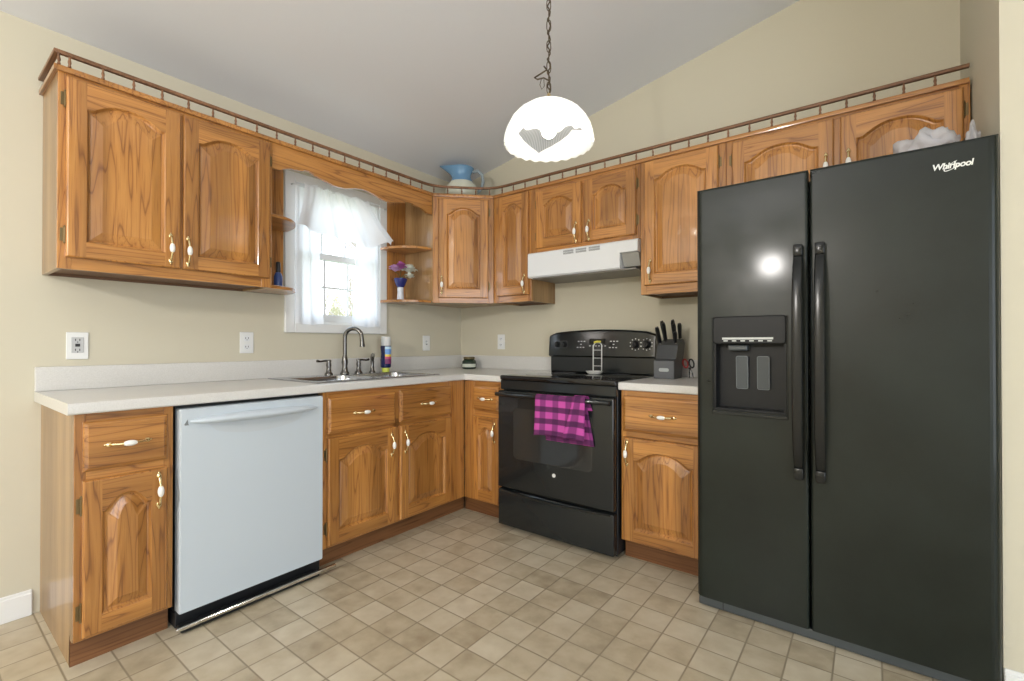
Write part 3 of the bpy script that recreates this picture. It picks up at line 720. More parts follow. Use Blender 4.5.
# oven door with window
bm = bmesh.new(); box(bm, 0.003, w-0.003, -0.682, -0.632, 0.252, 0.832, 0, 0.008, 3); od = finish(bm, 'oven_door', BLACKG, st, smooth=True, angle=25)
bm = bmesh.new(); loft(bm, [[(px+w/2, yv, pz+0.585) for px, pz in rrect(0.52-2*i, 0.30-2*i, 0.03, 5)] for i, yv in ((0, -0.6815), (0, -0.6835), (0.003, -0.6845))], 0, True, False, True); finish(bm, 'oven_window', mat('smoked_glass', (0.03, 0.031, 0.03), 0.06), od)
bm = bmesh.new(); hp = []
tube(bm, [(0.010, -0.712, 0.812), (0.014, -0.712, 0.812), (w-0.014, -0.712, 0.812), (w-0.010, -0.712, 0.812)], [0.011, 0.0148, 0.0148, 0.011], 14, 0, 0.85)
for sx in (0.030, w-0.030): tube(bm, [(sx, -0.676, 0.806), (sx, -0.690, 0.808), (sx, -0.712, 0.812)], [0.017, 0.013, 0.012], 12)
finish(bm, 'handle', BLACKG, od, smooth=True, angle=50)
bm = bmesh.new(); tt = bmesh.new(); bmesh.ops.create_circle(tt, cap_ends=True, segments=24, radius=0.011); bmesh.ops.rotate(tt, verts=tt.verts[:], matrix=Matrix.Rotation(PI/2, 3, 'X')); ex = bmesh.ops.extrude_face_region(tt, geom=tt.faces[:]); bmesh.ops.translate(tt, vec=(0, -0.0015, 0), verts=[v for v in ex['geom'] if isinstance(v, bmesh.types.BMVert)]); bmesh.ops.translate(tt, vec=(0.402, -0.6822, 0.382), verts=tt.verts[:]); merge(bm, tt, 0)
finish(bm, 'emblem', mat('silver_emblem', (0.75, 0.76, 0.74), 0.35), od)
bm = bmesh.new(); box(bm, 0.003, w-0.003, -0.680, -0.632, 0.025, 0.238, 0, 0.008, 3)
lp = []
for k in range(13):
    u = -1+2*k/12; zt_ = 0.244-0.016*(1-u*u); lp.append([(w/2+u*0.36, -0.632, zt_+0.006), (w/2+u*0.36, -0.690, zt_), (w/2+u*0.36, -0.684, zt_-0.014), (w/2+u*0.36, -0.632, zt_-0.014)])
loft(bm, lp, 0, True, True, True); finish(bm, 'storage_drawer', BLACKG, st, smooth=True, angle=25)
# back console
bm = bmesh.new(); n = 15; lp = []
for k in range(n):
    u = -1+2*k/(n-1); x = w/2+u*w/2; zt_ = 1.183+0.022*(1-u*u) - (0.012 if abs(u) == 1 else 0)
    y0 = -0.108 if abs(u) < 1 else -0.10
    lp.append([(x, -0.04, 1.022), (x, y0+0.004, 1.022), (x, y0-0.012, 1.032), (x, y0, zt_-0.012), (x, y0+0.012, zt_), (x, -0.04, zt_)])
loft(bm, lp, 0, True, True, True); con = finish(bm, 'control_console', BLACKG, st, smooth=True, angle=25)
bm = bmesh.new(); box(bm, 0.004, w-0.004, -0.092, -0.03, 0.9215, 1.025, 0, 0.003); finish(bm, 'console_riser', BLACKG, st)
MARK = mat('white_marking', (0.62, 0.64, 0.66), 0.5)
yk = lambda z: -0.120+(z-1.032)*0.012/0.145
def on_console(bm, x, z, rx, rz_, mi=0): box(bm, x-rx, x+rx, yk(z)-0.0012, yk(z)+0.002, z-rz_, z+rz_, mi)
for kx in (0.075, 0.130, 0.640, 0.712):
    r_ = 0.020 if kx < 0.3 else 0.024
    bm = bmesh.new(); lathe(bm, [(r_, 0), (r_, 0.006), (r_*0.85, 0.010), (r_*0.72, 0.026), (r_*0.6, 0.030)], 20); box(bm, -0.004, 0.004, -r_*0.8, r_*0.8, 0.028, 0.036, 0, 0.002)
    finish(bm, 'knob', BLACKM, con, (kx, yk(1.108)-0.0005, 1.108), (PI/2, 0, 0), smooth=True, angle=25)
    bm = bmesh.new()
    for k in range(10):
        a = PI*(0.5-0.85) + 2*PI*0.85*0.5 + 2*PI*k/10
        q_ = 1.28 if kx < 0.3 else 1.45; m_ = 0.0016 if kx < 0.3 else 0.003; on_console(bm, kx+math.cos(a)*r_*q_, 1.108+math.sin(a)*r_*q_, m_, m_)
    finish(bm, 'dial_markings', MARK, con)
for gx in (0.255, 0.49):
    bm = bmesh.new()
    for i in range(3):
        for j in range(3):
            if (i+j) % 2 == 0 or i == 1: on_console(bm, gx+(i-1)*0.022+0.003*j, 1.108+(j-1)*0.020, 0.006, 0.003)
    finish(bm, 'touchpad_print', MARK, con)
bm = bmesh.new()
for k in range(6): on_console(bm, 0.325+k*0.022, 1.098, 0.005, 0.0025)
finish(bm, 'button_row_print', MARK, con)
bm = bmesh.new(); box(bm, 0.325, 0.435, -0.1225, -0.116, 1.112, 1.145, 0, 0.002); finish(bm, 'clock_display', BLACKT, con)

# spoon holder on the cooktop
sp = thing('spoon_rest', 'white upright spoon rest with wire stand on the cooktop', 'spoon rest', (1.372, -0.235, 0.9222), 0.25)
bm = bmesh.new()
lathe(bm, [(0.036, 0), (0.040, 0.002), (0.054, 0.016), (0.056, 0.019), (0.053, 0.019), (0.040, 0.006), (0.0, 0.005)], 28, 0, (0, 0, 0), True, False, 0.72); finish(bm, 'dish', PORC, sp, smooth=True, angle=50)
WIRE = mat('white_coated_wire', (0.72, 0.72, 0.70), 0.35)
bm = bmesh.new(); X0, X1 = -0.012, 0.042
tube(bm, [(X0, 0.02, 0.005), (X0, 0.022, 0.10), (X0, 0.024, 0.17), (X0+0.006, 0.024, 0.188), (0.006, 0.02, 0.196), (X1-0.012, 0.02, 0.196), (X1-0.002, 0.024, 0.188), (X1, 0.024, 0.17), (X1, 0.022, 0.10), (X1, 0.02, 0.005)], 0.0035, 8)
for z in (0.05, 0.10, 0.15): tube(bm, [(X0, 0.0225, z), (X1, 0.0225, z)], 0.0018, 6)
finish(bm, 'wire_stand', WIRE, sp, smooth=True)
bm = bmesh.new(); tube(bm, [(-0.006, 0.018, 0.198), (0.015, 0.016, 0.203), (0.038, 0.018, 0.203)], [0.006, 0.008, 0.006], 10); finish(bm, 'spoon_prop', mat('yellow_plastic', (0.75, 0.66, 0.08), 0.4), sp, smooth=True)

# ------------------------------------------------------------------ towel over the oven handle
def plaid():
    m = mat('pink_purple_plaid', (0.6, 0.1, 0.4), 0.95, spec=0.1); N, L, b = nodes(m)
    uv = N.new('ShaderNodeUVMap'); sp_ = N.new('ShaderNodeSeparateXYZ'); L.new(uv.outputs[0], sp_.inputs[0])
    def band(out, per, ph):
        a = N.new('ShaderNodeMath'); a.operation = 'MULTIPLY_ADD'; a.inputs[1].default_value = 1/per; a.inputs[2].default_value = ph; L.new(out, a.inputs[0])
        f = N.new('ShaderNodeMath'); f.operation = 'FRACT'; L.new(a.outputs[0], f.inputs[0]); r = ramp(N, [(0.0, (0, 0, 0)), (0.48, (0, 0, 0)), (0.54, (1, 1, 1)), (0.94, (1, 1, 1)), (1.0, (0, 0, 0))]); L.new(f.outputs[0], r.inputs[0]); return r.outputs[0]
    bx, bz = band(sp_.outputs[0], 0.086, 0.10), band(sp_.outputs[1], 0.066, 0.55)
    m1 = N.new('ShaderNodeMixRGB'); m1.inputs[1].default_value = (0.55, 0.09, 0.38, 1); m1.inputs[2].default_value = (0.27, 0.05, 0.21, 1); L.new(bx, m1.inputs[0])
    m2 = N.new('ShaderNodeMixRGB'); m2.inputs[2].default_value = (0.050, 0.022, 0.060, 1); L.new(m1.outputs[0], m2.inputs[1])
    k = N.new('ShaderNodeMath'); k.operation = 'MULTIPLY'; k.inputs[1].default_value = 0.8; L.new(bz, k.inputs[0]); L.new(k.outputs[0], m2.inputs[0])
    L.new(m2.outputs[0], b.inputs['Base Color']); return m
PLAID = plaid()
def cloth(bm, fn, nu, nv, uvs, mi=0):
    uvl = bm.loops.layers.uv.verify(); V = [[bm.verts.new(fn(i/(nu-1), j/(nv-1))) for i in range(nu)] for j in range(nv)]
    for j in range(nv-1):
        for i in range(nu-1):
            f = bm.faces.new((V[j][i], V[j][i+1], V[j+1][i+1], V[j+1][i])); f.material_index = mi
            for l, (a, b_) in zip(f.loops, ((i, j), (i+1, j), (i+1, j+1), (i, j+1))): l[uvl].uv = uvs(a/(nu-1), b_/(nv-1))
bm = bmesh.new(); HY, HZ, HR = -0.712, 0.812, 0.0165
def drape(x0, x1, lf, lb, dx=0.0, amp=0.004, off=0.0, skew=0.0):
    """u across, v along: front hem, up and over the bar, down behind it"""
    Lt = lf+PI*HR+lb
    def fn(u, v):
        s_ = v*Lt; x = x0+(x1-x0)*u
        if s_ < lf:
            t_ = (lf-s_)/lf; xx = x+skew*t_*(u if skew > 0 else 1-u)
            return (xx, HY-HR-off-0.012*t_*t_-amp*math.sin(u*9+t_*2)*t_, HZ-(lf-s_)*(1-0.03*math.sin(u*3.3)))
        if s_ < lf+PI*HR:
            a = (s_-lf)/HR; r_ = HR+off; return (x, HY-r_*math.cos(a), HZ+r_*math.sin(a))
        t_ = (s_-lf-PI*HR)/max(lb, 1e-4); return (x+dx*t_, HY+HR+off*0.3+0.010*t_*(1-t_), HZ-t_*lb)
    return fn, Lt
fn, Lt = drape(1.262, 1.560, 0.205, 0.235, 0.050, 0.003, 0.001)
cloth(bm, fn, 26, 44, lambda u, v: (u*0.315, v*Lt)); 
fn2, Lt2 = drape(1.505, 1.578, 0.203, 0.05, 0.02, 0.004, 0.010, -0.055)
cloth(bm, fn2, 12, 34, lambda u, v: (0.02+u*0.085, v*Lt2))
o = finish(bm, 'dish_towel', PLAID, None, smooth=True); tag(o, 'pink and purple plaid towel hanging over the oven door handle', 'towel')
md = o.modifiers.new('thickness', 'SOLIDIFY'); md.thickness = 0.003; md.offset = 0

# ------------------------------------------------------------------ range hood
hd = thing('range_hood', 'white under-cabinet range hood above the stove', 'range hood', (0.9385, 0, 1.545)); w = 0.764
bm = bmesh.new()
pr = [(-0.004, 0.168), (-0.335, 0.168), (-0.345, 0.160), (-0.345, 0.092), (-0.345, 0.012), (-0.335, 0.004), (-0.004, 0.004)]
pr3 = [(-0.004, 0.168), (-0.335, 0.168), (-0.345, 0.160), (-0.345, 0.098), (-0.335, 0.095), (-0.02, 0.095), (-0.004, 0.095)]
loft(bm, [[(x, a, b_) for a, b_ in pr] for x in (0.0, 0.655)], 0, True, True, True)
loft(bm, [[(x, a, b_) for a, b_ in pr3] for x in (0.655, w)], 0, True, True, True)
finish(bm, 'canopy', WHITE, hd)
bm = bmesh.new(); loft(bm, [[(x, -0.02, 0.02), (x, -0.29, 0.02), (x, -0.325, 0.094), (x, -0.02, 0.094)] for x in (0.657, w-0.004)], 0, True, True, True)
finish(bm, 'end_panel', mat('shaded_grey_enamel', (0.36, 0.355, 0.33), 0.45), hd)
bm = bmesh.new(); box(bm, 0.02, w-0.02, -0.32, -0.02, -0.002, 0.006); finish(bm, 'filter_panel', mat('grease_filter_grey', (0.26, 0.25, 0.23), 0.5, 0.5), hd)
bm = bmesh.new()
for gx in (0.275, 0.365, 0.455):
    for k in range(12):
        for j in range(2): box(bm, gx+k*0.0062, gx+k*0.0062+0.0034, -0.3465, -0.344, 0.130+j*0.014, 0.141+j*0.014)
finish(bm, 'vent_slots', mat('vent_shadow_grey', (0.22, 0.23, 0.23), 0.6), hd)

# ------------------------------------------------------------------ fridge
F0, F1, FM0, FM1, FT = 2.159, 3.073, 2.5655, 2.5725, 1.768
fg = thing('refrigerator', 'black side-by-side refrigerator with ice and water dispenser', 'refrigerator', (F0, 0, 0)); w = F1-F0
bm = bmesh.new(); box(bm, 0.006, w-0.006, -0.742, -0.05, 0.0, 1.745, 0, 0.004); finish(bm, 'cabinet_body', FRIDGE, fg)
def dprof(x0, x1, rl, rr_):
    P = [(x0, -0.752), (x1, -0.752)]; yf = -0.824
    P += [(x1-rr_+rr_*math.cos(a), yf+rr_-rr_*math.sin(a)) for a in [PI/2*k/6 for k in range(7)]]
    n = 8
    P += [(x0+rl-rl*math.cos(a), yf+rl-rl*math.sin(a)) for a in [PI/2*(6-k)/6 for k in range(7)]]
    return P
def fdoor(bm, x0, x1, z0, z1, rl, rr_, ct=True):
    P = dprof(x0, x1, rl, rr_)
    L = [[(x, y_, z0) for x, y_ in P], [(x, y_, z1-(0.012 if ct else 0)) for x, y_ in P]]
    if ct: L += [[(x, max(y_, -0.820), z1-0.004) for x, y_ in P], [(x, max(y_, -0.810), z1) for x, y_ in P]]
    loft(bm, L, 0, True, True, True)
m0, m1 = FM0-F0, FM1-F0
bm = bmesh.new(); fdoor(bm, m1, w, 0.047, FT, 0.010, 0.028); rd = finish(bm, 'fridge_door', FRIDGE, fg, smooth=True, angle=6)
# freezer door around the dispenser recess
dx0, dx1, dz0, dz1 = 0.072, 0.334, 0.838, 1.112
bm = bmesh.new(); fdoor(bm, 0, m0, 0.047, dz0, 0.028, 0.010, False); fdoor(bm, 0, m0, dz1, FT, 0.028, 0.010)
P = dprof(0, m0, 0.028, 0.010); yf = -0.824
prism(bm, [(0, -0.752), (dx0, -0.752), (dx0, yf)] + [p for p in P if p[0] <= 0.028+1e-6 and p[1] < -0.7521], dz0, dz1)
prism(bm, [(dx1, -0.752), (m0, -0.752)] + [p for p in P if p[0] >= m0-0.0101 and p[1] < -0.7521] + [(dx1, yf)], dz0, dz1)
ld = finish(bm, 'freezer_door', FRIDGE, fg, smooth=True, angle=6)
RECESS = mat('satin_black_dispenser', (0.011, 0.012, 0.013), 0.42, spec=0.28)
bm = bmesh.new()
box(bm, dx0, dx1, -0.768, -0.752, dz0, dz1); box(bm, dx0, dx1, -0.826, -0.768, dz0, dz0+0.012, 0, 0.002)
box(bm, dx0, dx0+0.008, -0.822, -0.768, dz0+0.012, dz1); box(bm, dx1-0.008, dx1, -0.822, -0.768, dz0+0.012, dz1)
finish(bm, 'dispenser_recess', RECESS, ld)
bm = bmesh.new()
lo = [[(px+(dx0+dx1)/2, yv, pz+1.168) for px, pz in rrect(dx1-dx0+0.004-2*i, 0.112-2*i, 0.010, 4)] for i, yv in ((0, -0.822), (0, -0.829), (0.004, -0.832))]
loft(bm, lo, 0, True, True, True); finish(bm, 'dispenser_panel', RECESS, ld)
bm = bmesh.new()
for (a, b_, c_, d_) in ((dx0-0.008, dx0-0.001, dz0-0.012, dz1+0.11), (dx1+0.001, dx1+0.008, dz0-0.012, dz1+0.11), (dx0-0.008, dx1+0.008, dz0-0.018, dz0-0.003)):
    box(bm, a, b_, -0.8285, -0.822, c_, d_, 0, 0.0025)
finish(bm, 'dispenser_bezel', BLACKG, ld)
bm = bmesh.new(); box(bm, dx0+0.035, dx0+0.220, -0.8335, -0.831, 1.130, 1.138, 0)
for k in range(6): box(bm, dx0+0.040+k*0.032, dx0+0.056+k*0.032, -0.8335, -0.831, 1.122, 1.127)
finish(bm, 'button_strip', mat('pale_button_print', (0.55, 0.57, 0.55), 0.5), ld)
for a in (0.150, 0.228):
    bm = bmesh.new(); loft(bm, [[(px+a+0.022, yv-(pz)*0.05, pz+0.995) for px, pz in rrect(0.045-2*i, 0.135-2*i, 0.006, 3)] for i, yv in ((0, -0.772), (0, -0.785), (0.003, -0.787))], 0, True, True, True)
    o = finish(bm, 'paddle', BLACKP, ld)
    bm = bmesh.new(); pp = [(px+a+0.022, -0.7865-(pz)*0.05, pz+0.995) for px, pz in rrect(0.043, 0.133, 0.006, 3)]; tube(bm, pp, 0.0012, 5, cyclic=True, up=(0, 1, 0)); finish(bm, 'paddle_rim', GREYP, o)
bm = bmesh.new(); box(bm, dx0+0.050, dx0+0.125, -0.812, -0.768, 1.085, 1.108, 0, 0.006, 2); finish(bm, 'ice_chute', BLACKP, ld)
# door handles
FHAND = mat('black_handle_plastic', (0.008, 0.009, 0.009), 0.22, spec=0.4)
def fhandle(xc, door_):
    bm = bmesh.new(); n = 25; lo = []
    for k in range(n):
        u = -1+2*k/(n-1); z = 1.045+u*0.418; so_ = 0.054*(1-abs(u)**5)+0.004; hw_ = 0.0155+0.0025*(1-u*u); th = 0.013
        y_ = -0.822-so_
        lo.append([(xc+px, y_+pz, z) for px, pz in rrect(2*hw_, 2*th, 0.008, 3)])
    loft(bm, lo, 0, True, True, True)
    for u in (-1, 1): box(bm, xc-0.0155, xc+0.0155, -0.856, -0.822, 1.045+u*0.418-0.022, 1.045+u*0.418+0.022, 0, 0.005, 2)
    finish(bm, 'handle', FHAND, door_, smooth=True, angle=25)
fhandle(m0-0.030, ld); fhandle(m1+0.032, rd)
bm = bmesh.new(); box(bm, 0.004, w-0.004, -0.806, -0.742, 0.004, 0.043, 0, 0.006, 2); finish(bm, 'toe_grille', BLACKP, fg)
bm = bmesh.new(); box(bm, 0.10, 0.104, -0.8075, -0.80, 0.010, 0.040); finish(bm, 'grille_seam', BLACKM, fg)
# badge lettering
SILV = mat('silver_lettering', (0.82, 0.83, 0.80), 0.3, 0.0)
cu = bpy.data.curves.new('lettering', 'FONT'); cu.body = 'Whirlpool'; cu.size = 0.026; cu.shear = 0.18; cu.extrude = 0.0008; cu.offset = 0.0007; cu.space_character = 0.92; cu.align_x = 'CENTER'; cu.align_y = 'CENTER'
to = bpy.data.objects.new('lettering', cu); COL.objects.link(to)
dg = bpy.context.evaluated_depsgraph_get(); dg.update(); me = bpy.data.meshes.new_from_object(to.evaluated_get(dg)); bpy.data.objects.remove(to)
wid = max(v.co.x for v in me.vertices)-min(v.co.x for v in me.vertices)
for v in me.vertices:
    x, z = v.co.x*0.098/wid, v.co.y*1.05; v.co = Vector((x, -v.co.z, z))
bm = bmesh.new(); bm.from_mesh(me)
pts = []; rr2 = []
for k in range(19):
    a = math.radians(60+k*13); ca, sa = math.cos(a)*0.027, math.sin(a)*0.0085; t_ = math.radians(32)
    pts.append((0.004+ca*math.cos(t_)-sa*math.sin(t_), -0.0006, ca*math.sin(t_)+sa*math.cos(t_))); rr2.append(0.0006+0.0009*math.sin(PI*k/18))
tube(bm, pts, rr2, 6, 0, 1.0, (0, 1, 0))
finish(bm, 'badge', SILV, rd, (2.962-F0, -0.8246, 1.690))
# plastic bags lying on the fridge
def bag(label, loc, scale, seed):
    bm = bmesh.new(); ico(bm, (0, 0, 1.0), 1.0, 4, 0, (1, 1, 1), 0.55, 1.9, seed)
    for v in bm.verts:
        v.co.z = max(0.0, v.co.z*0.62-0.12); v.co += Vector((noise.noise(v.co*7)*0.07, noise.noise(v.co*7+Vector((9, 1, 3)))*0.07, noise.noise(v.co*6+Vector((4, 4, 4)))*0.10*(v.co.z > 0.03)))
        v.co.x *= scale[0]; v.co.y *= scale[1]; v.co.z *= scale[2]
    o = finish(bm, 'plastic_bag', BAGM, None, loc, smooth=True); tag(o, label, 'bag'); return o
bag('large crumpled clear plastic bag on top of the fridge, in front of the cabinet door', (2.918, -0.59, 1.7455), (0.083, 0.085, 0.135), 2.0)
bag('small crumpled bluish plastic bag on the fridge top by the side wall', (3.040, -0.60, 1.7455), (0.020, 0.05, 0.118), 6.0)

# ------------------------------------------------------------------ pendant lamp
LX, LY = 1.735, -1.32; RZ = 1.905
pl = thing('pendant_lamp', 'white ribbed glass dome pendant lamp hanging on a brown chain', 'pendant lamp', (LX, LY, RZ))
SHADE = bpy.data.materials.new('pressed_white_glass'); SHADE.use_nodes = True
def _sh():
    N = SHADE.node_tree.nodes; L = SHADE.node_tree.links; b = N['Principled BSDF']
    # ribbed grey leaf motifs pressed into the glass, five around the dome
    tc = N.new('ShaderNodeTexCoord'); sp_ = N.new('ShaderNodeSeparateXYZ'); L.new(tc.outputs['Object'], sp_.inputs[0])
    def op(o, a, c=None):
        n = N.new('ShaderNodeMath'); n.operation = o
        for i_, v in enumerate((a, c)):
            if v is None: continue
            if isinstance(v, (int, float)): n.inputs[i_].default_value = v
            else: L.new(v, n.inputs[i_])
        return n.outputs[0]
    th = op('ARCTAN2', sp_.outputs[1], sp_.outputs[0])
    q = op('FRACT', op('ADD', op('MULTIPLY', op('SUBTRACT', th, math.radians(138)), 3/(2*PI)), 3.5))
    ax = op('MULTIPLY', op('ABSOLUTE', op('SUBTRACT', q, 0.5)), 2.0)       # 0 at the leaf's axis, 1 between leaves
    lo_ = op('ADD', op('MULTIPLY', op('POWER', ax, 0.75), 0.068), 0.034); hi_ = op('ADD', op('MULTIPLY', op('SINE', op('MULTIPLY', ax, 9.0)), 0.006), 0.112)
    inside = op('MULTIPLY', op('GREATER_THAN', sp_.outputs[2], lo_), op('LESS_THAN', sp_.outputs[2], hi_))
    rib = op('ADD', op('MULTIPLY', op('SINE', op('MULTIPLY', th, 130.0)), 0.15), 0.85)
    msk = op('MULTIPLY', op('MULTIPLY', inside, rib), op('LESS_THAN', op('ABSOLUTE', op('SUBTRACT', th, math.radians(138))), 1.5))
    cm = N.new('ShaderNodeMixRGB'); cm.inputs[1].default_value = (0.86, 0.87, 0.86, 1); cm.inputs[2].default_value = (0.24, 0.25, 0.255, 1); L.new(msk, cm.inputs[0]); L.new(cm.outputs[0], b.inputs['Base Color'])
    b.inputs['Base Color'].default_value = (0.86, 0.87, 0.86, 1); b.inputs['Roughness'].default_value = 0.18
    tr = N.new('ShaderNodeBsdfTranslucent'); L.new(cm.outputs[0], tr.inputs[0])
    a = N.new('ShaderNodeMixShader'); a.inputs[0].default_value = 0.72
    L.new(b.outputs[0], a.inputs[1]); L.new(tr.outputs[0], a.inputs[2]); L.new(a.outputs[0], N['Material Output'].inputs[0])
_sh()
bm = bmesh.new(); NS = 144; lo = []
def shade_ring(r, z, rib):
    return [((r*(1+rib*math.cos(24*2*PI*k/NS)))*math.cos(2*PI*k/NS), (r*(1+rib*math.cos(24*2*PI*k/NS)))*math.sin(2*PI*k/NS), z+(0.004*math.cos(24*2*PI*k/NS) if z < 0.004 else 0)) for k in range(NS)]
prof = [(0.176, 0.0, 0.012), (0.178, 0.012, 0.009), (0.175, 0.035, 0.006), (0.166, 0.065, 0.005), (0.150, 0.095, 0.005), (0.127, 0.122, 0.005), (0.095, 0.145, 0.004), (0.060, 0.160, 0.002), (0.030, 0.167, 0.0)]
loft(bm, [shade_ring(*p) for p in prof] + [shade_ring(r-0.004, z-0.003 if i else z, rb) for i, (r, z, rb) in list(enumerate(prof))[::-1]], 0)
finish(bm, 'lamp_shade', SHADE, pl, smooth=True)
bm = bmesh.new(); lathe(bm, [(0.034, 0.166), (0.036, 0.170), (0.030, 0.176), (0.018, 0.186), (0.010, 0.194), (0.006, 0.205)], 20); finish(bm, 'brass_cap', BRASS, pl, smooth=True, angle=50)
bm = bmesh.new(); lathe(bm, [(0.018, 0.166), (0.018, 0.115), (0.015, 0.11)], 16); finish(bm, 'socket', mat('cream_socket', (0.7, 0.66, 0.55), 0.5), pl, smooth=True, angle=50)
BULB = bpy.data.materials.new('lit_bulb'); BULB.use_nodes = True
bb = BULB.node_tree.nodes['Principled BSDF']; bb.inputs['Emission Color'].default_value = (1.0, 0.95, 0.86, 1); bb.inputs['Emission Strength'].default_value = 52.0
bm = bmesh.new(); lathe(bm, [(0.012, 0.112), (0.016, 0.100), (0.028, 0.078), (0.031, 0.060), (0.026, 0.042), (0.014, 0.031), (0.002, 0.029)], 20); finish(bm, 'bulb', BULB, pl, smooth=True)
CHAINM = mat('brown_bronze_chain', (0.10, 0.075, 0.05), 0.4, 0.8)
top = cz(LX)-RZ
def link_mesh():
    bm = bmesh.new(); pts = []
    for k in range(16):
        a = 2*PI*k/16; pts.append((0.0080*math.cos(a), 0, 0.0180*math.sin(a)+(0.006 if math.sin(a) > 0 else -0.006)))
    tube(bm, pts, 0.0019, 6, cyclic=True, up=(0, 1, 0)); me = bpy.data.meshes.new('chain_link'); bm.to_mesh(me); bm.free(); me.materials.append(CHAINM)
    for p in me.polygons: p.use_smooth = True
    return me
LK = link_mesh(); z = 0.228; k = 0
while z < top-0.05:
    put(LK, 'chain_link', pl, (0, 0, z), (0, 0, 0.65+(PI/2 if k % 2 else 0))); z += 0.0415; k += 1
bm = bmesh.new(); pts = [(0.0, 0, 0.20)]
for k in range(1, 60): pts.append((0.006*math.sin(k*1.3), 0.006*math.cos(k*1.3), 0.20+(top-0.23)*k/59))
tube(bm, pts, 0.0028, 6); 
cx_, cy_ = -0.79, -0.61   # the loop of spare cord tied to the chain, seen to the left
tube(bm, [(0, 0, 0.29), (cx_*0.02, cy_*0.02, 0.315), (cx_*0.008, cy_*0.008, 0.30), (cx_*0.058, cy_*0.058, 0.268), (cx_*0.045, cy_*0.045, 0.262), (cx_*0.02, cy_*0.02, 0.268), (0, 0, 0.258), (-cx_*0.006, -cy_*0.006, 0.23), (0, 0, 0.20)], 0.003, 6)
tube(bm, [(cx_*0.03, cy_*0.03, 0.262), (cx_*0.036, cy_*0.036, 0.240), (cx_*0.028, cy_*0.028, 0.222), (cx_*0.018, cy_*0.018, 0.235), (cx_*0.02, cy_*0.02, 0.262)], 0.0014, 6)
finish(bm, 'cord', CHAINM, pl, smooth=True)
bm = bmesh.new(); lathe(bm, [(0.006, top-0.05), (0.02, top-0.045), (0.05, top-0.03), (0.062, top-0.012), (0.062, top-0.002)], 24); finish(bm, 'ceiling_canopy', BRASS, pl, smooth=True, angle=50)

# ------------------------------------------------------------------ curtains
def curtain(bm, fn, nu, nv):
    V = [[bm.verts.new(fn(i/(nu-1), j/(nv-1))) for i in range(nu)] for j in range(nv)]
    for j in range(nv-1):
        for i in range(nu-1): bm.faces.new((V[j][i], V[j][i+1], V[j+1][i+1], V[j+1][i]))
bm = bmesh.new(); tube(bm, [(0.019, -1.475, 2.062), (0.040, -1.475, 2.062), (0.044, -1.465, 2.062), (0.044, -0.815, 2.062), (0.040, -0.805, 2.062), (0.019, -0.805, 2.062)], 0.005, 8)
o = finish(bm, 'curtain_rod', TRIMW, smooth=True); tag(o, 'slim white curtain rod across the top of the window', 'curtain rod')
def lerp(P, u):
    for (a, va), (b_, vb) in zip(P, P[1:]):
        if u <= b_: t_ = (u-a)/(b_-a); t_ = t_*t_*(3-2*t_); return va+(vb-va)*t_
    return P[-1][1]
HEM = [(0, 1.800), (0.10, 1.805), (0.30, 1.765), (0.42, 1.750), (0.50, 1.765), (0.57, 1.742), (0.72, 1.752), (0.85, 1.800), (0.90, 1.790), (1.0, 1.838)]
def val(u, v):
    yt = -1.420+0.455*u+0.02*math.sin(9*u); yb = -1.500+0.735*u
    f = v**1.25; y_ = yt+(yb-yt)*f
    zt_ = 2.068-0.012*math.sin(u*30)*0.5-0.01*u; z_ = zt_+(lerp(HEM, u)-zt_)*v
    x_ = 0.064+0.046*v+(0.004+0.034*v)*math.sin(u*2*PI*3.6+1.0)+0.005*math.sin(u*2*PI*13)*(1-v)
    return (x_, y_, z_)
bm = bmesh.new(); curtain(bm, val, 90, 24)
# gathered heading above the rod
def head(u, v):
    a = val(u, 0); return (0.058+0.006*math.cos(v*PI)+0.003*math.sin(u*60), a[1], a[2]-0.002+0.016*v)
curtain(bm, head, 90, 4)
o = finish(bm, 'curtain_valance', SHEER, smooth=True); tag(o, 'flared white curtain valance across the top of the window', 'curtain')
def panel(label, yt0, yt1, yb0, yb1, zt_, zb_, waves, ph, x):
    def fn(u, v):
        y_ = (yt0+(yt1-yt0)*u)*(1-v)+(yb0+(yb1-yb0)*u)*v
        return (x+0.012*math.sin(u*2*PI*waves+ph)*(0.5+0.5*v)+0.003*math.sin(u*23+v*3), y_, zt_+(zb_-zt_)*v+0.004*math.sin(u*8)*v)
    bm = bmesh.new(); curtain(bm, fn, 48, 20)
    o = finish(bm, 'cafe_curtain', SHEER, smooth=True); tag(o, label, 'curtain'); return o
panel('white lower curtain hanging at the left side of the window', -1.465, -1.33, -1.462, -1.285, 2.055, 1.232, 2.2, 0.4, 0.036)
panel('white lower curtain hanging at the right side of the window', -1.035, -0.875, -1.085, -0.846, 2.055, 1.228, 2.6, 1.8, 0.036)

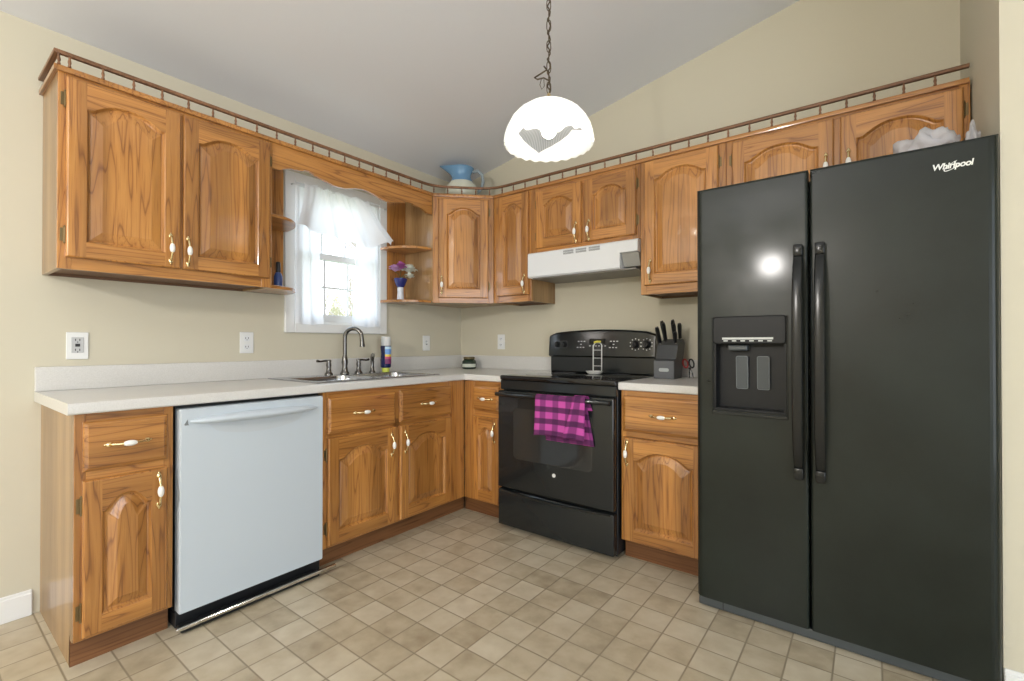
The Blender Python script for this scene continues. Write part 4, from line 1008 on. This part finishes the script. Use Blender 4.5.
# ------------------------------------------------------------------ small things
# flowers in a vase on the right shelf
VX, VY, VZ = 0.135, -0.755, UZ+0.0182
vs = thing('flower_vase', 'small blue and clear glass vase on the shelf right of the window', 'vase', (VX, VY, VZ))
bm = bmesh.new(); lathe(bm, [(0.024, 0), (0.025, 0.004), (0.021, 0.05), (0.022, 0.09)], 20); finish(bm, 'glass_stem', mat('pale_vase_glass', (0.60, 0.63, 0.70), 0.1), vs, smooth=True, angle=50)
bm = bmesh.new(); lathe(bm, [(0.022, 0.088), (0.032, 0.105), (0.045, 0.135), (0.047, 0.150), (0.040, 0.150), (0.028, 0.11)], 20, cap1=True); finish(bm, 'blue_bowl', mat('cobalt_glass', (0.025, 0.03, 0.16), 0.1), vs, smooth=True, angle=50)
def flower(label, c, r, m, seed, petals=16):
    rnd = random.Random(seed); o = thing('flower', label, 'flower', (VX, VY, VZ+0.1505))
    d = Vector(c); bm = bmesh.new(); tube(bm, [d*0.0+Vector((0, 0, 0.001)), d*0.5+Vector((0, 0, 0.012)), d], 0.0022, 5); finish(bm, 'stem', LEAFM, o)
    bm = bmesh.new()
    for k in range(petals):
        t_ = k/petals; a = k*2.4; el = 0.2+1.2*t_; rr_ = r*(0.75+0.25*rnd.random())
        dirv = Vector((math.cos(a)*math.cos(el), math.sin(a)*math.cos(el), math.sin(el)))
        side = Vector((-math.sin(a), math.cos(a), 0)); n_ = dirv.cross(side)
        P = []
        for (l, wd, cu_) in ((0.1, 0.12, 0), (0.45, 0.42, 0.10), (0.8, 0.45, 0.05), (1.0, 0.18, -0.12)):
            P.append([d+dirv*rr_*l-side*rr_*wd+n_*rr_*(cu_+0.12), d+dirv*rr_*l+n_*rr_*cu_, d+dirv*rr_*l+side*rr_*wd+n_*rr_*(cu_+0.12)])
        loft(bm, P, 0, False)
    finish(bm, 'petals', m, o, smooth=True); return o
LEAFM = mat('dark_leaf_green', (0.03, 0.09, 0.04), 0.6)
PINK = mat('orchid_pink_petals', (0.50, 0.14, 0.42), 0.7); LILAC = mat('pale_lilac_petals', (0.62, 0.36, 0.60), 0.7); WPET = mat('white_petals', (0.82, 0.84, 0.76), 0.7)
flower('pink flower in the shelf vase, leftmost bloom', (0.03, -0.072, 0.036), 0.056, LILAC, 1)
flower('purple flower in the shelf vase, upper middle bloom', (0.03, -0.020, 0.060), 0.056, PINK, 2)
flower('large white flower in the shelf vase, upper right bloom', (0.03, 0.050, 0.040), 0.072, WPET, 3, 20)
flower('small white flower drooping at the right rim of the shelf vase', (0.05, 0.040, 0.000), 0.046, WPET, 4)
# little bottle on the left shelf
bt = thing('small_bottle', 'small dark bottle with blue label on the shelf left of the window', 'bottle', (0.185, YL+0.893, UZ+0.0182))
bm = bmesh.new(); lathe(bm, [(0.021, 0), (0.022, 0.004), (0.022, 0.06), (0.017, 0.075), (0.010, 0.085)], 18); finish(bm, 'body', mat('blue_label_bottle', (0.035, 0.07, 0.22), 0.3), bt, smooth=True, angle=50)
bm = bmesh.new(); lathe(bm, [(0.011, 0.083), (0.0125, 0.088), (0.0115, 0.135), (0.009, 0.140)], 16); finish(bm, 'cap', BLACKM, bt, smooth=True, angle=50)
# candle jar in the corner
jr = thing('candle_jar', 'dark glass candle jar with pale label in the counter corner', 'jar', (0.235, -0.155, CZ1+0.0005), -0.9)
bm = bmesh.new(); lathe(bm, [(0.050, 0), (0.058, 0.008), (0.060, 0.035), (0.055, 0.060), (0.040, 0.074)], 28); finish(bm, 'glass', mat('dark_green_glass', (0.025, 0.045, 0.03), 0.08), jr, smooth=True, angle=50)
bm = bmesh.new(); lathe(bm, [(0.042, 0.074), (0.045, 0.078), (0.045, 0.090), (0.042, 0.093)], 28); finish(bm, 'lid', mat('bronze_lid', (0.14, 0.11, 0.055), 0.35, 0.6), jr, smooth=True, angle=50)
bm = bmesh.new(); loft(bm, [[(0.0606*math.cos(a), 0.0606*math.sin(a), z) for a in [(-60+k*10)*PI/180 for k in range(13)]] for z in (0.014, 0.040)], 0, False); finish(bm, 'label', mat('pale_paper_label', (0.60, 0.64, 0.55), 0.6), jr, smooth=True)
# pitcher on top of the corner cabinet
pt = thing('pitcher', 'blue and white pitcher on top of the corner cabinet', 'pitcher', (0.29, -0.30, 2.1645), 0.65); pt.scale = (1.15, 1.15, 1.15)
bm = bmesh.new(); lathe(bm, [(0.065, 0), (0.07, 0.006), (0.095, 0.04), (0.108, 0.08), (0.102, 0.115), (0.078, 0.145)], 32); finish(bm, 'body', mat('cream_glaze', (0.66, 0.68, 0.58), 0.15), pt, smooth=True, angle=50)
bm = bmesh.new(); lo = []
for r_, z_, so_ in ((0.079, 0.144, 0), (0.062, 0.170, 0.0), (0.060, 0.195, 0.012), (0.074, 0.225, 0.045), (0.082, 0.238, 0.065), (0.076, 0.238, 0.06), (0.052, 0.19, 0.01)):
    lo.append([((r_+so_*max(0, -math.cos(2*PI*k/32))**4)*math.cos(2*PI*k/32), r_*math.sin(2*PI*k/32), z_+so_*0.25*max(0, -math.cos(2*PI*k/32))**4) for k in range(32)])
loft(bm, lo, 0, True, False, True); finish(bm, 'neck', mat('sky_blue_glaze', (0.17, 0.34, 0.55), 0.15), pt, smooth=True, angle=50)
bm = bmesh.new(); tube(bm, [(0.070, 0, 0.215), (0.105, 0, 0.225), (0.135, 0, 0.200), (0.142, 0, 0.150), (0.130, 0, 0.105), (0.098, 0, 0.075)], [0.010, 0.011, 0.011, 0.011, 0.010, 0.009], 10); finish(bm, 'handle', mat('grey_blue_glaze', (0.30, 0.36, 0.40), 0.15), pt, smooth=True)
# knife block, knives and shears
kb = thing('knife_block', 'black slanted knife block on the short counter beside the fridge', 'knife block', (1.826, -0.195, CZ1+0.0005), 0.0)
bm = bmesh.new(); w2 = 0.058
side = [(0.060, 0), (-0.075, 0), (-0.075, 0.105), (-0.03, 0.19), (0.055, 0.225), (0.120, 0.165), (0.085, 0.0)]
side = [(0.05, 0.0), (-0.075, 0.0), (-0.075, 0.102), (-0.045, 0.112), (-0.012, 0.190), (0.085, 0.225), (0.112, 0.20)]
loft(bm, [[(x, a, b_) for a, b_ in side] for x in (-w2, w2)], 0, True, True, True); finish(bm, 'block', mat('charcoal_wood', (0.05, 0.055, 0.06), 0.45), kb)
bm = bmesh.new(); box(bm, -w2+0.001, w2-0.001, -0.079, -0.075, 0.002, 0.100, 0, 0.001); finish(bm, 'front_plate', mat('slate_plate', (0.12, 0.13, 0.145), 0.45), kb)
bm = bmesh.new(); loft(bm, [[(px, yv, pz+0.050) for px, pz in rrect(0.056, 0.020, 0.009, 5)] for yv in (-0.0792, -0.0805)], 0, True, False, True); finish(bm, 'oval_plate', mat('pale_oval', (0.48, 0.52, 0.53), 0.4), kb)
KD = Vector((0, -0.34, 0.94)).normalized()
def knife(label, x, t_, L, tw=0.0):
    a, b_ = Vector((0, -0.012, 0.190)), Vector((0, 0.085, 0.225)); p = a.lerp(b_, t_)+Vector((x, 0, 0))
    o = thing('kitchen_knife', label, 'knife', Vector((1.826, -0.195, CZ1+0.0005))+p, 0)
    d = (KD+Vector((tw, 0, 0))).normalized()
    bm = bmesh.new(); tube(bm, [d*0.012, d*0.03, d*(L*0.5), d*(L*0.85), d*L], [0.017, 0.0165, 0.018, 0.020, 0.015], 10, 0, 0.55, (1, 0, 0)); finish(bm, 'handle', BLACKM, o, smooth=True, angle=50)
    bm = bmesh.new(); tube(bm, [d*0.001, d*0.012], [0.012, 0.0135], 10, 0, 0.5, (1, 0, 0)); finish(bm, 'bolster', CHROME, o)
knife('black-handled knife in the block, front left slot nearest the stove', -0.046, 0.12, 0.105, -0.10)
knife('black-handled knife in the block, tall one of the left pair', -0.028, 0.55, 0.115, -0.04)
knife('black-handled knife in the block, rear left slot', -0.044, 0.90, 0.115, -0.08)
knife('black-handled knife in the block, tallest handle of all', 0.012, 0.90, 0.120, 0.0)
knife('black-handled knife in the block, middle of the right cluster', 0.026, 0.50, 0.110, 0.03)
knife('black-handled knife in the block, rear right slot nearest the fridge', 0.044, 0.85, 0.100, 0.06)
knife('short black-handled knife in the block, front right slot', 0.042, 0.15, 0.075, 0.03)
sh = thing('kitchen_shears', 'red and black kitchen shears leaning beside the knife block', 'scissors', (1.942, -0.150, CZ1+0.0005), 0.7)
REDP = mat('red_plastic', (0.40, 0.045, 0.04), 0.4)
for s_ in (-1, 1):
    bm = bmesh.new(); tube(bm, [(s_*0.012, 0, 0.002), (s_*0.008, 0.012, 0.03), (-s_*0.006, 0.028, 0.060)], [0.0025, 0.006, 0.006], 8, 0, 0.4, (0, 1, 0)); finish(bm, 'blade', CHROME, sh)
    bm = bmesh.new(); P = []
    for k in range(14):
        a = 2*PI*k/14; P.append((s_*0.018+0.014*math.cos(a), 0.042+0.010*math.sin(a), 0.083+0.024*math.sin(a)))
    tube(bm, P, 0.0048, 8, 0, 1, (0, 1, 0), cyclic=True); finish(bm, 'grip', REDP if s_ < 0 else BLACKM, sh, smooth=True)
